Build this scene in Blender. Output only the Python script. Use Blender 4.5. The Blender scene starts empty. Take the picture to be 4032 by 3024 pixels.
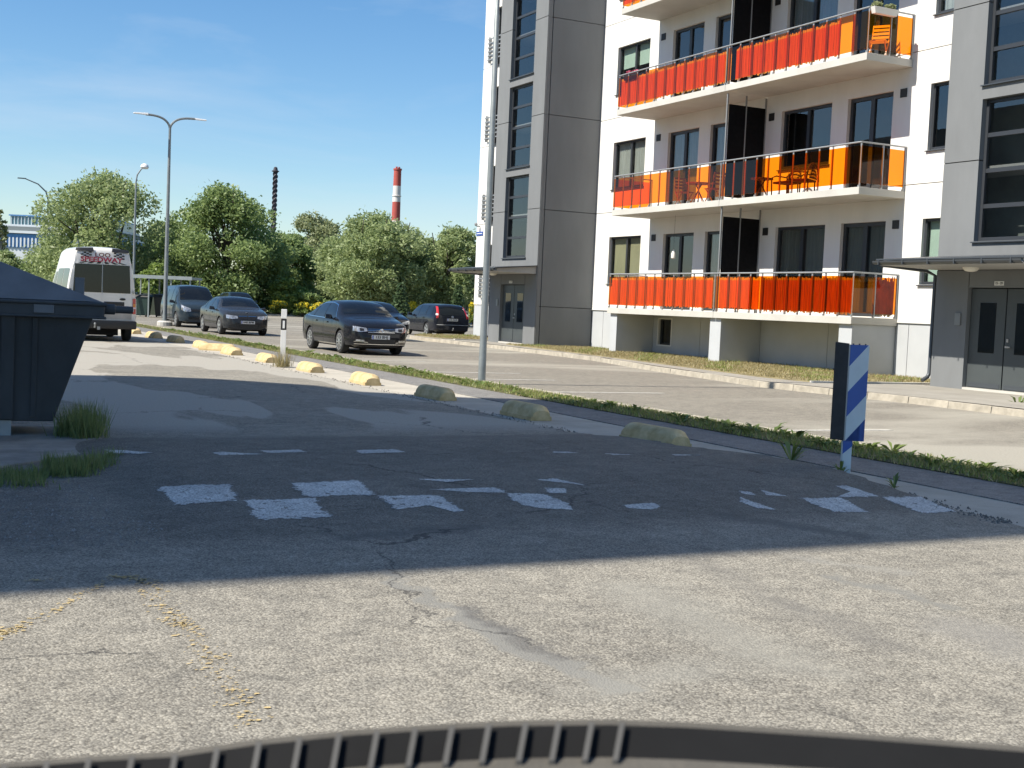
import bpy, bmesh, math, random
import numpy as np
from mathutils import Vector, Matrix
from mathutils.bvhtree import BVHTree
random.seed(7)
RNG = np.random.default_rng(11)
R = math.radians
scene = bpy.context.scene
COL = scene.collection

# ------------------------------------------------------------------ camera
# +Y runs along the street, away; +X points into the apartment building; z = 0 is the parking lot
H_EYE = 1.47
YAW, PITCH, ROLL = 0.463792, -0.0599328, 0.0437983
def _cam_axes():
    cy, sy, cp, sp = math.cos(YAW), math.sin(YAW), math.cos(PITCH), math.sin(PITCH)
    f = Vector((sy*cp, cy*cp, sp)); r = Vector((cy, -sy, 0)); u = r.cross(f)
    c, s = math.cos(ROLL), math.sin(ROLL)
    return c*r + s*u, -s*r + c*u, f
_r, _u, _f = _cam_axes()
cam_data = bpy.data.cameras.new('camera'); cam = bpy.data.objects.new('camera', cam_data)
COL.objects.link(cam); scene.camera = cam
cam.matrix_world = Matrix(((_r.x, _u.x, -_f.x, 0), (_r.y, _u.y, -_f.y, 0), (_r.z, _u.z, -_f.z, H_EYE), (0, 0, 0, 1)))
cam_data.sensor_width = 36; cam_data.lens = 36*4993.95/4032
cam_data.dof.use_dof = True; cam_data.dof.focus_distance = 26.0; cam_data.dof.aperture_fstop = 12.0
cam_data.clip_start = 0.02; cam_data.clip_end = 4000

# ------------------------------------------------------------------ sky, sun, exposure
SUN_EL = R(49.0)
world = bpy.data.worlds.new('World'); scene.world = world; world.use_nodes = True
wn, wl = world.node_tree.nodes, world.node_tree.links
bg = wn['Background']; bg.inputs[1].default_value = 0.094
sky = wn.new('ShaderNodeTexSky'); sky.sky_type = 'NISHITA'; sky.sun_disc = False
sky.sun_elevation = SUN_EL; sky.sun_rotation = R(-91.5); sky.air_density = 1.0; sky.dust_density = 0.35; sky.ozone_density = 3.2; sky.altitude = 20
def wnode(t, **kw):
    n = wn.new(t)
    for k, v in kw.items(): setattr(n, k, v)
    return n
tc = wnode('ShaderNodeTexCoord'); mp = wnode('ShaderNodeMapping'); mp.inputs['Scale'].default_value = (1.6, 1.6, 7.0)
mp.inputs['Rotation'].default_value = (0.05, 0.03, 0.4)
wl.new(tc.outputs['Generated'], mp.inputs['Vector'])
nz = wnode('ShaderNodeTexNoise'); nz.inputs['Scale'].default_value = 2.3; nz.inputs['Detail'].default_value = 6; nz.inputs['Roughness'].default_value = 0.55; nz.inputs['Distortion'].default_value = 0.5
wl.new(mp.outputs[0], nz.inputs['Vector'])
rp = wnode('ShaderNodeValToRGB'); rp.color_ramp.elements[0].position = 0.52; rp.color_ramp.elements[1].position = 0.92
rp.color_ramp.elements[0].color = (0, 0, 0, 1); rp.color_ramp.elements[1].color = (0.55, 0.55, 0.55, 1)
wl.new(nz.outputs['Fac'], rp.inputs[0])
mxc = wnode('ShaderNodeMixRGB'); mxc.inputs[2].default_value = (4.6, 5.3, 6.2, 1)
hs = wnode('ShaderNodeHueSaturation'); hs.inputs['Saturation'].default_value = 1.24
wl.new(sky.outputs[0], hs.inputs['Color'])
wl.new(rp.outputs[0], mxc.inputs[0]); wl.new(hs.outputs[0], mxc.inputs[1]); wl.new(mxc.outputs[0], bg.inputs[0])

sun_d = bpy.data.lights.new('sun', 'SUN'); sun_d.energy = 5.0; sun_d.angle = R(0.53); sun_d.color = (1.0, 0.935, 0.83)
sun = bpy.data.objects.new('sun', sun_d); COL.objects.link(sun)
sun.rotation_euler = Vector((math.cos(SUN_EL), -0.026*math.cos(SUN_EL), -math.sin(SUN_EL))).to_track_quat('-Z', 'Y').to_euler()
sun.location = (-60, 20, 70)
scene.view_settings.view_transform = 'Standard'; scene.view_settings.look = 'None'
scene.view_settings.exposure = 0.68; scene.view_settings.gamma = 1.0
scene.cycles.max_bounces = 7; scene.cycles.diffuse_bounces = 3; scene.cycles.glossy_bounces = 3
scene.cycles.transparent_max_bounces = 12; scene.cycles.transmission_bounces = 4
scene.cycles.caustics_reflective = False; scene.cycles.caustics_refractive = False
scene.cycles.sample_clamp_indirect = 6.0

# ------------------------------------------------------------------ materials
MATS = {}
def nt(m): return m.node_tree.nodes, m.node_tree.links
def mat(name, col, rough=0.6, var=0.0, vscale=4.0, metal=0.0, bump=0.0, bscale=60.0, coat=0.0, ior=1.5, stretch=None, col2=None, emit=0.0, spec=0.5):
    """principled material; var = amount of mottling, col2 = second colour mixed in by noise"""
    if name in MATS: return MATS[name]
    m = bpy.data.materials.new(name); m.use_nodes = True; n, l = nt(m); MATS[name] = m
    b = n['Principled BSDF']; b.inputs['Base Color'].default_value = (*col, 1); b.inputs['Roughness'].default_value = rough
    b.inputs['Metallic'].default_value = metal; b.inputs['IOR'].default_value = ior; b.inputs['Specular IOR Level'].default_value = spec
    b.inputs['Coat Weight'].default_value = coat; b.inputs['Coat Roughness'].default_value = 0.04
    if emit: b.inputs['Emission Color'].default_value = (*col, 1); b.inputs['Emission Strength'].default_value = emit
    if var or bump or col2:
        t = n.new('ShaderNodeTexCoord'); mpn = n.new('ShaderNodeMapping'); l.new(t.outputs['Object'], mpn.inputs[0])
        if stretch: mpn.inputs['Scale'].default_value = stretch
    if var or col2:
        z = n.new('ShaderNodeTexNoise'); z.inputs['Scale'].default_value = vscale; z.inputs['Detail'].default_value = 6; z.inputs['Roughness'].default_value = 0.62
        l.new(mpn.outputs[0], z.inputs['Vector'])
        r_ = n.new('ShaderNodeValToRGB'); r_.color_ramp.elements[0].position = 0.32; r_.color_ramp.elements[1].position = 0.68
        a = [c*(1-var) for c in col]; c2 = col2 if col2 else [min(1, c*(1+var)) for c in col]
        r_.color_ramp.elements[0].color = (*a, 1); r_.color_ramp.elements[1].color = (*c2, 1)
        l.new(z.outputs['Fac'], r_.inputs[0]); l.new(r_.outputs[0], b.inputs['Base Color'])
    if bump:
        z2 = n.new('ShaderNodeTexNoise'); z2.inputs['Scale'].default_value = bscale; z2.inputs['Detail'].default_value = 4
        l.new(mpn.outputs[0], z2.inputs['Vector'])
        bp = n.new('ShaderNodeBump'); bp.inputs['Strength'].default_value = bump; bp.inputs['Distance'].default_value = 0.02
        l.new(z2.outputs['Fac'], bp.inputs['Height']); l.new(bp.outputs[0], b.inputs['Normal'])
    return m

def mat_glass(name, tint, ior=1.9, rough=0.0):
    """thin architectural pane: tinted see-through with a fresnel reflection"""
    m = bpy.data.materials.new(name); m.use_nodes = True; n, l = nt(m); n.remove(n['Principled BSDF'])
    o = n['Material Output']; tr = n.new('ShaderNodeBsdfTransparent'); tr.inputs[0].default_value = (*tint, 1)
    g = n.new('ShaderNodeBsdfGlossy'); g.inputs['Roughness'].default_value = rough
    fr = n.new('ShaderNodeFresnel'); fr.inputs[0].default_value = ior
    ge = n.new('ShaderNodeNewGeometry'); ma = n.new('ShaderNodeMath'); ma.operation = 'MULTIPLY_ADD'; ma.inputs[1].default_value = -1; ma.inputs[2].default_value = 1; l.new(ge.outputs['Backfacing'], ma.inputs[0])
    mf = n.new('ShaderNodeMath'); mf.operation = 'MULTIPLY'; l.new(fr.outputs[0], mf.inputs[0]); l.new(ma.outputs[0], mf.inputs[1])   # only the outer face reflects
    mx = n.new('ShaderNodeMixShader'); l.new(mf.outputs[0], mx.inputs[0]); l.new(tr.outputs[0], mx.inputs[1]); l.new(g.outputs[0], mx.inputs[2])
    l.new(mx.outputs[0], o.inputs[0]); return m

def mat_leaf(name, c1, c2, trans=0.35):
    m = bpy.data.materials.new(name); m.use_nodes = True; n, l = nt(m); n.remove(n['Principled BSDF'])
    o = n['Material Output']; gi = n.new('ShaderNodeNewGeometry'); r_ = n.new('ShaderNodeValToRGB')
    r_.color_ramp.elements[0].color = (*c1, 1); r_.color_ramp.elements[1].color = (*c2, 1)
    l.new(gi.outputs['Random Per Island'], r_.inputs[0])
    d = n.new('ShaderNodeBsdfPrincipled'); d.inputs['Roughness'].default_value = 0.5; l.new(r_.outputs[0], d.inputs['Base Color'])
    t = n.new('ShaderNodeBsdfTranslucent'); l.new(r_.outputs[0], t.inputs[0])
    mx = n.new('ShaderNodeMixShader'); mx.inputs[0].default_value = trans
    l.new(d.outputs[0], mx.inputs[1]); l.new(t.outputs[0], mx.inputs[2]); l.new(mx.outputs[0], o.inputs[0]); return m

def mat_asphalt(name, c_dark, c_light, stone=70.0, patch=None, patch_scale=(0.35, 0.1, 1), patch_pos=(0.52, 0.56), stone_amt=0.6, bump=0.5, patch_from=None, overlay=None):
    """worn asphalt: visible aggregate, dark pores, mottling and optional patches of another laying"""
    m = bpy.data.materials.new(name); m.use_nodes = True; n, l = nt(m); b = n['Principled BSDF']; b.inputs['Roughness'].default_value = 0.85
    b.inputs['Specular IOR Level'].default_value = 0.3
    t = n.new('ShaderNodeTexCoord')
    v = n.new('ShaderNodeTexVoronoi'); v.inputs['Scale'].default_value = stone; v.inputs['Randomness'].default_value = 1.0; l.new(t.outputs['Object'], v.inputs['Vector'])
    sep = n.new('ShaderNodeSeparateColor'); l.new(v.outputs['Color'], sep.inputs[0])
    rs = n.new('ShaderNodeValToRGB'); cr = rs.color_ramp
    cr.elements[0].position = 0.0; cr.elements[0].color = (*[c*0.55 for c in c_dark], 1); cr.elements[1].position = 1.0; cr.elements[1].color = (*[min(1, c*1.35) for c in c_light], 1)
    e = cr.elements.new(0.22); e.color = (*c_dark, 1); e = cr.elements.new(0.8); e.color = (*c_light, 1)
    l.new(sep.outputs[0], rs.inputs[0])
    base = n.new('ShaderNodeTexNoise'); base.inputs['Scale'].default_value = 0.8; base.inputs['Detail'].default_value = 8; base.inputs['Roughness'].default_value = 0.65; l.new(t.outputs['Object'], base.inputs['Vector'])
    rb = n.new('ShaderNodeValToRGB'); rb.color_ramp.elements[0].position = 0.3; rb.color_ramp.elements[1].position = 0.72
    rb.color_ramp.elements[0].color = (*c_dark, 1); rb.color_ramp.elements[1].color = (*c_light, 1); l.new(base.outputs['Fac'], rb.inputs[0])
    mx = n.new('ShaderNodeMixRGB'); mx.inputs[0].default_value = stone_amt; l.new(rb.outputs[0], mx.inputs[1]); l.new(rs.outputs[0], mx.inputs[2])
    # pores between the stones
    rd = n.new('ShaderNodeValToRGB'); rd.color_ramp.elements[0].position = 0.35; rd.color_ramp.elements[0].color = (1, 1, 1, 1); rd.color_ramp.elements[1].position = 0.85; rd.color_ramp.elements[1].color = (0.35, 0.34, 0.33, 1)
    l.new(v.outputs['Distance'], rd.inputs[0])
    mu = n.new('ShaderNodeMixRGB'); mu.blend_type = 'MULTIPLY'; mu.inputs[0].default_value = 0.8; l.new(mx.outputs[0], mu.inputs[1]); l.new(rd.outputs[0], mu.inputs[2])
    mo = n.new('ShaderNodeTexNoise'); mo.inputs['Scale'].default_value = 5.5; mo.inputs['Detail'].default_value = 10; mo.inputs['Roughness'].default_value = 0.72; l.new(t.outputs['Object'], mo.inputs['Vector'])
    rm = n.new('ShaderNodeValToRGB'); rm.color_ramp.elements[0].position = 0.33; rm.color_ramp.elements[0].color = (0.70, 0.70, 0.71, 1); rm.color_ramp.elements[1].position = 0.62; rm.color_ramp.elements[1].color = (1.06, 1.05, 1.04, 1); l.new(mo.outputs['Fac'], rm.inputs[0])
    m3 = n.new('ShaderNodeMixRGB'); m3.blend_type = 'MULTIPLY'; m3.inputs[0].default_value = 1.0; l.new(mu.outputs[0], m3.inputs[1]); l.new(rm.outputs[0], m3.inputs[2]); mu = m3
    out = mu
    if patch:
        mp_ = n.new('ShaderNodeMapping'); mp_.inputs['Scale'].default_value = patch_scale; l.new(t.outputs['Object'], mp_.inputs[0])
        pn = n.new('ShaderNodeTexNoise'); pn.inputs['Scale'].default_value = 1.0; pn.inputs['Detail'].default_value = 5; pn.inputs['Roughness'].default_value = 0.5; pn.inputs['Distortion'].default_value = 0.4; l.new(mp_.outputs[0], pn.inputs['Vector'])
        pr = n.new('ShaderNodeValToRGB'); pr.color_ramp.elements[0].position = patch_pos[0]; pr.color_ramp.elements[1].position = patch_pos[1]; l.new(pn.outputs['Fac'], pr.inputs[0])
        pfac = pr
        if patch_from is not None:          # this relaid surface only begins some way down the street
            sx = n.new('ShaderNodeSeparateXYZ'); l.new(t.outputs['Object'], sx.inputs[0]); mr = n.new('ShaderNodeMapRange'); mr.inputs[1].default_value = patch_from; mr.inputs[2].default_value = patch_from+1.0
            l.new(sx.outputs[1], mr.inputs[0]); pfac = n.new('ShaderNodeMath'); pfac.operation = 'MULTIPLY'; l.new(pr.outputs[0], pfac.inputs[0]); l.new(mr.outputs[0], pfac.inputs[1])
        fn = n.new('ShaderNodeTexNoise'); fn.inputs['Scale'].default_value = 45; fn.inputs['Detail'].default_value = 3; l.new(t.outputs['Object'], fn.inputs['Vector'])
        fr = n.new('ShaderNodeValToRGB'); fr.color_ramp.elements[0].position = 0.3; fr.color_ramp.elements[1].position = 0.7
        fr.color_ramp.elements[0].color = (*[c*0.8 for c in patch], 1); fr.color_ramp.elements[1].color = (*[c*1.15 for c in patch], 1); l.new(fn.outputs['Fac'], fr.inputs[0])
        m2 = n.new('ShaderNodeMixRGB'); l.new(pfac.outputs[0], m2.inputs[0]); l.new(mu.outputs[0], m2.inputs[1]); l.new(fr.outputs[0], m2.inputs[2]); out = m2
    if overlay: out = overlay(n, l, t, out, sep.outputs[1], rd)
    l.new(out.outputs[0], b.inputs['Base Color'])
    bp = n.new('ShaderNodeBump'); bp.inputs['Strength'].default_value = bump; bp.inputs['Distance'].default_value = 0.006; bp.invert = True
    l.new(v.outputs['Distance'], bp.inputs['Height']); l.new(bp.outputs[0], b.inputs['Normal'])
    return m

# ------------------------------------------------------------------ mesh helpers
class MB:
    def __init__(s): s.v = []; s.f = []
    def quad(s, a, b, c, d): i = len(s.v); s.v += [a, b, c, d]; s.f.append((i, i+1, i+2, i+3)); return s
    def poly(s, pts): i = len(s.v); s.v += list(pts); s.f.append(tuple(range(i, i+len(pts)))); return s
    def box(s, x0, x1, y0, y1, z0, z1):
        i = len(s.v); s.v += [(x0,y0,z0),(x1,y0,z0),(x1,y1,z0),(x0,y1,z0),(x0,y0,z1),(x1,y0,z1),(x1,y1,z1),(x0,y1,z1)]
        s.f += [(i,i+3,i+2,i+1),(i+4,i+5,i+6,i+7),(i,i+1,i+5,i+4),(i+1,i+2,i+6,i+5),(i+2,i+3,i+7,i+6),(i+3,i,i+4,i+7)]; return s
    def hexa(s, b4, t4):
        i = len(s.v); s.v += list(b4)+list(t4)
        s.f += [(i+3,i+2,i+1,i),(i+4,i+5,i+6,i+7)] + [(i+k, i+(k+1)%4, i+4+(k+1)%4, i+4+k) for k in range(4)]; return s
    def tube(s, pts, rad, n=8, cap=True):
        pts = [Vector(p) for p in pts]; rad = rad if isinstance(rad, (list, tuple)) else [rad]*len(pts)
        i0 = len(s.v); up = None
        for k, p in enumerate(pts):
            d = (pts[min(k+1, len(pts)-1)] - pts[max(k-1, 0)]).normalized()
            if up is None: up = Vector((0,0,1)) if abs(d.z) < .9 else Vector((1,0,0))
            a = d.cross(up).normalized(); b = a.cross(d).normalized(); up = b
            for j in range(n):
                t = 2*math.pi*j/n; q = p + (a*math.cos(t) + b*math.sin(t))*rad[k]; s.v.append(tuple(q))
        for k in range(len(pts)-1):
            for j in range(n):
                a0 = i0+k*n; s.f.append((a0+j, a0+(j+1)%n, a0+n+(j+1)%n, a0+n+j))
        if cap:
            s.f.append(tuple(i0+j for j in reversed(range(n)))); e = i0+(len(pts)-1)*n; s.f.append(tuple(e+j for j in range(n)))
        return s
    def lathe(s, prof, n=24, axis='z', c=(0,0,0)):
        """profile of (radius, height) pairs round an axis"""
        i0 = len(s.v)
        for r_, h_ in prof:
            for j in range(n):
                t = 2*math.pi*j/n; a, b = r_*math.cos(t), r_*math.sin(t)
                p = (a, b, h_) if axis == 'z' else ((a, h_, b) if axis == 'y' else (h_, a, b))
                s.v.append((p[0]+c[0], p[1]+c[1], p[2]+c[2]))
        for k in range(len(prof)-1):
            for j in range(n): a0 = i0+k*n; s.f.append((a0+j, a0+(j+1)%n, a0+n+(j+1)%n, a0+n+j))
        s.f.append(tuple(i0+j for j in reversed(range(n)))); e = i0+(len(prof)-1)*n; s.f.append(tuple(e+j for j in range(n)))
        return s
    def prism(s, poly, a, b, axis='y'):
        """2-D polygon extruded from a to b along an axis"""
        def P(u, w, t): return (u, t, w) if axis == 'y' else ((t, u, w) if axis == 'x' else (u, w, t))
        i = len(s.v); n = len(poly); s.v += [P(u, w, a) for u, w in poly] + [P(u, w, b) for u, w in poly]
        s.f.append(tuple(i+k for k in range(n))); s.f.append(tuple(i+n+k for k in reversed(range(n))))
        s.f += [(i+k, i+n+k, i+n+(k+1)%n, i+(k+1)%n) for k in range(n)]; return s
    def mesh(s, name):
        me = bpy.data.meshes.new(name); me.from_pydata(s.v, [], s.f); me.update(); return me
    def build(s, name, m, parent=None, smooth=False, bevel=0.0, fixn=True, loc=None):
        me = s.mesh(name)
        if fixn or bevel:
            bm = bmesh.new(); bm.from_mesh(me)
            if bevel: 
                bmesh.ops.remove_doubles(bm, verts=bm.verts, dist=1e-5)
                es = [e for e in bm.edges if len(e.link_faces) == 2 and e.calc_face_angle(0) > 0.6]
                if es: bmesh.ops.bevel(bm, geom=es, offset=bevel, segments=2, profile=0.6, affect='EDGES')
            bmesh.ops.recalc_face_normals(bm, faces=bm.faces); bm.to_mesh(me); bm.free()
        return link(name, me, m, parent, smooth, loc)
def link(name, me, m, parent=None, smooth=False, loc=None):
    o = bpy.data.objects.new(name, me); COL.objects.link(o)
    if m is not None and not me.materials: me.materials.append(m)
    if smooth:
        me.polygons.foreach_set('use_smooth', [True]*len(me.polygons)); me.update()
        if hasattr(me, 'set_sharp_from_angle'): me.set_sharp_from_angle(angle=R(38))
    if parent: o.parent = parent
    if loc: o.location = loc
    return o
def tag(o, label=None, cat=None, group=None, kind=None):
    if label: o['label'] = label
    if cat: o['category'] = cat
    if group: o['group'] = group
    if kind: o['kind'] = kind
    return o
def thing(name, label, cat, loc=(0,0,0), rz=0.0, group=None):
    o = bpy.data.objects.new(name, None); COL.objects.link(o); o.empty_display_size = 0.2
    o.location = loc; o.rotation_euler = (0, 0, rz); return tag(o, label, cat, group)
def struct(o): o['kind'] = 'structure'; return o
def copy_tree(o, parent=None):
    c = o.copy(); COL.objects.link(c); c.parent = parent
    for ch in o.children: copy_tree(ch, c)
    return c
def tri_cloud(name, verts, m, parent=None, per=3):
    """many separate small faces (per = 3 or 4 corners) from an (n, per, 3) array"""
    n = len(verts); me = bpy.data.meshes.new(name); me.vertices.add(n*per); me.vertices.foreach_set('co', np.asarray(verts, dtype=np.float32).ravel())
    me.loops.add(n*per); me.loops.foreach_set('vertex_index', np.arange(n*per, dtype=np.int32))
    me.polygons.add(n); me.polygons.foreach_set('loop_start', np.arange(0, n*per, per, dtype=np.int32)); me.update(calc_edges=True); me.validate()
    return link(name, me, m, parent)
def text_mesh(txt, size, m, parent, mw, name='lettering', bold=0.0, depth=0.002, align='CENTER', sx=1.0):
    cu = bpy.data.curves.new(name, 'FONT'); cu.body = txt; cu.size = size; cu.align_x = align; cu.align_y = 'CENTER'; cu.extrude = depth; cu.offset = bold; cu.resolution_u = 3
    t = bpy.data.objects.new(name, cu); COL.objects.link(t); bpy.context.view_layer.update()
    me = bpy.data.meshes.new_from_object(t.evaluated_get(bpy.context.evaluated_depsgraph_get())); bpy.data.objects.remove(t); bpy.data.curves.remove(cu)
    me.transform(mw @ Matrix.Diagonal((sx, 1, 1, 1))); me.materials.clear()
    return link(name, me, m, parent)
def frame_mat(origin, xdir, ydir):
    x = Vector(xdir).normalized(); y = Vector(ydir).normalized(); z = x.cross(y)
    return Matrix(((x.x, y.x, z.x, origin[0]), (x.y, y.y, z.y, origin[1]), (x.z, y.z, z.z, origin[2]), (0, 0, 0, 1)))
ORD = ['nearest', 'second nearest', 'third nearest', 'fourth nearest', 'fifth nearest', 'sixth nearest', 'seventh nearest', 'eighth nearest', 'ninth nearest', 'tenth nearest', 'eleventh nearest', 'farthest']
# ================================================================== ground, road, strip, path, lot
def ray_px(x, y):
    return (_r*((x-2016)/4993.95) + _u*((1512-y)/4993.95) + _f)
def smooth01(t): t = max(0.0, min(1.0, t)); return t*t*(3-2*t)
def hump(y, x=5.0):
    return smooth01((x-1.3)/0.9)*0.075*smooth01((y-7.4)/2.2)*(1-smooth01((y-11.7)/1.6))
def on_road(x, y):
    d = ray_px(x, y); z = 0.0
    for _ in range(12):
        t = (z-H_EYE)/d.z; p = d*t; z = hump(p.y, p.x)
    return p.x, p.y
def on_z(x, y, z):
    d = ray_px(x, y); t = (z-H_EYE)/d.z; p = d*t; return p.x, p.y

m_ground = mat('rough_ground', (0.10, 0.115, 0.05), 0.95, 0.4, 0.6, col2=(0.17, 0.15, 0.085))
def road_wear(n, l, t, out, rnd, pores):
    """the hump's darker laying with a frayed edge, smooth tar streaks and open coarse streaks in the worn surface"""
    def math_(op, a, b_=None, c=None):
        q = n.new('ShaderNodeMath'); q.operation = op
        for i, v in enumerate((a, b_, c)):
            if v is None: continue
            if hasattr(v, 'is_linked'): l.new(v, q.inputs[i])
            else: q.inputs[i].default_value = v
        return q.outputs[0]
    def vmath(op, a, b_=None, scale=None):
        q = n.new('ShaderNodeVectorMath'); q.operation = op
        for i, v in enumerate((a, b_)):
            if v is None: continue
            if hasattr(v, 'is_linked'): l.new(v, q.inputs[i])
            else: q.inputs[i].default_value = v
        if scale is not None: l.new(scale, q.inputs['Scale'])
        return q
    nz1 = n.new('ShaderNodeTexNoise'); nz1.inputs['Scale'].default_value = 2.6; nz1.inputs['Detail'].default_value = 7; nz1.inputs['Roughness'].default_value = .68; l.new(t.outputs['Object'], nz1.inputs['Vector'])
    off = vmath('SUBTRACT', nz1.outputs['Color'], (.5, .5, .5)); mulv = vmath('MULTIPLY', off.outputs[0], (.55, .55, 0)); p = vmath('ADD', t.outputs['Object'], mulv.outputs[0]).outputs[0]
    flat = vmath('MULTIPLY', p, (1, 1, 0)).outputs[0]
    def ramp(v, a, b_):
        q = n.new('ShaderNodeMapRange'); q.interpolation_type = 'SMOOTHSTEP'; q.inputs[1].default_value = a; q.inputs[2].default_value = b_; l.new(v, q.inputs[0]); return q.outputs[0]
    def seg(a, b_, w, soft):
        d = (b_[0]-a[0], b_[1]-a[1], 0); L2 = d[0]**2+d[1]**2
        pa = vmath('SUBTRACT', flat, (a[0], a[1], 0)).outputs[0]; dt = vmath('DOT_PRODUCT', pa, tuple(c/L2 for c in d)).outputs['Value']
        cl = n.new('ShaderNodeClamp'); l.new(dt, cl.inputs[0]); vs = vmath('SCALE', d, None, cl.outputs[0]).outputs[0]
        ln = vmath('LENGTH', vmath('SUBTRACT', pa, vs).outputs[0]).outputs['Value']; return ramp(ln, w+soft, w-soft)
    def mix(cur, fac, col, amt=1.0, tex=None):
        q = n.new('ShaderNodeMixRGB'); f = math_('MULTIPLY', fac, amt); l.new(f, q.inputs[0]); l.new(cur.outputs[0], q.inputs[1])
        if tex is None: q.inputs[2].default_value = (*col, 1)
        else: l.new(tex, q.inputs[2])
        return q
    sx = n.new('ShaderNodeSeparateXYZ'); l.new(p, sx.inputs[0]); X, Y = sx.outputs[0], sx.outputs[1]
    # darker hump paving
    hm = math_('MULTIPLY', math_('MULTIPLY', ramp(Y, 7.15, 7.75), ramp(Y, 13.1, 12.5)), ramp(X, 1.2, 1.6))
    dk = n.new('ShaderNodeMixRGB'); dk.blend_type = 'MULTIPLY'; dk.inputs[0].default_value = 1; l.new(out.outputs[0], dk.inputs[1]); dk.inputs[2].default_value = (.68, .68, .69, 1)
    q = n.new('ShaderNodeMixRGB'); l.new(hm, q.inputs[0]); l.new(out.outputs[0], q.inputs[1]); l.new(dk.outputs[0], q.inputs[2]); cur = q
    # coarse rough ground left of the hump
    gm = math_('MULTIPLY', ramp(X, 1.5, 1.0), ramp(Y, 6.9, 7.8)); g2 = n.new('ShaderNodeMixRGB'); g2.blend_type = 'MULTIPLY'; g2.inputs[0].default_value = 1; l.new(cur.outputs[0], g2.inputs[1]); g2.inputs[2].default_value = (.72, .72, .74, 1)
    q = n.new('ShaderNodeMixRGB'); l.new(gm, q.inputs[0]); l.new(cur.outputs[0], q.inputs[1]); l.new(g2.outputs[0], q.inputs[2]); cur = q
    W_ = lambda x, y: on_road(x*1.8228, 1700+y*1.8228)
    for a, b_, w, soft, col, amt in [((830,312),(1010,412),.045,.03,(.20,.195,.175),.9), ((1010,412),(1310,560),.075,.035,(.20,.195,.175),.92), ((1000,392),(1240,500),.04,.05,(.10,.097,.092),.75),
      ((1520,285),(1700,385),.08,.13,(.14,.133,.12),.45), ((1700,385),(1920,465),.12,.16,(.14,.133,.12),.5), ((1800,318),(2060,388),.055,.05,(.19,.185,.165),.85), ((1370,345),(1700,505),.20,.20,(.26,.25,.215),.55), ((1500,520),(1300,560),.14,.15,(.27,.26,.225),.5), ((1720,275),(1960,312),.06,.08,(.26,.25,.22),.55), ((2080,430),(2210,470),.2,.2,(.22,.21,.19),.6), ((760,235),(1020,212),.10,.10,(.085,.083,.08),.6), ((1580,185),(1850,230),.12,.12,(.085,.083,.08),.55)]:
        cur = mix(cur, seg(W_(*a), W_(*b_), w, soft), col, amt)
    # a few meandering cracks
    vo = n.new('ShaderNodeTexVoronoi'); vo.feature = 'DISTANCE_TO_EDGE'; vo.inputs['Scale'].default_value = .33; l.new(flat, vo.inputs['Vector'])
    cn = n.new('ShaderNodeTexNoise'); cn.inputs['Scale'].default_value = .55; l.new(t.outputs['Object'], cn.inputs['Vector'])
    cm = math_('MULTIPLY', ramp(vo.outputs['Distance'], .0045, .0015), ramp(cn.outputs['Fac'], .50, .56)); cur = mix(cur, cm, (.045, .043, .04), .8)
    return cur
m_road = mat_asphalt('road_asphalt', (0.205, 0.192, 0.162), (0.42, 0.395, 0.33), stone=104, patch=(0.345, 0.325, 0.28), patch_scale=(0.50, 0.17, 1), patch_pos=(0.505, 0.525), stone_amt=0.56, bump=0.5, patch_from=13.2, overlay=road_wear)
m_lot = mat_asphalt('lot_asphalt', (0.24, 0.222, 0.185), (0.325, 0.302, 0.25), stone=90, patch=(0.32, 0.30, 0.25), patch_scale=(0.12, 0.3, 1), patch_pos=(0.5, 0.62), stone_amt=0.35, bump=0.25)
m_path = mat_asphalt('path_asphalt', (0.21, 0.205, 0.195), (0.31, 0.30, 0.28), stone=110, stone_amt=0.35, bump=0.25)
m_conc = mat('strip_concrete', (0.40, 0.37, 0.31), 0.9, 0.16, 1.6, bump=0.35, bscale=90)
m_kerb = mat('kerb_concrete', (0.37, 0.335, 0.27), 0.9, 0.22, 5, bump=0.3, bscale=70)
m_walk = mat('sidewalk_asphalt', (0.285, 0.265, 0.225), 0.9, 0.13, 1.2, bump=0.2, bscale=120)
m_soil = mat('lawn_soil', (0.22, 0.18, 0.09), 0.95, 0.4, 1.1, col2=(0.33, 0.28, 0.15))
m_soil2 = mat('strip_soil', (0.09, 0.085, 0.04), 0.95, 0.4, 3.0)
m_white = mat_asphalt('road_paint', (0.55, 0.56, 0.54), (0.80, 0.80, 0.76), stone=70, stone_amt=0.35, bump=0.3)
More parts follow.
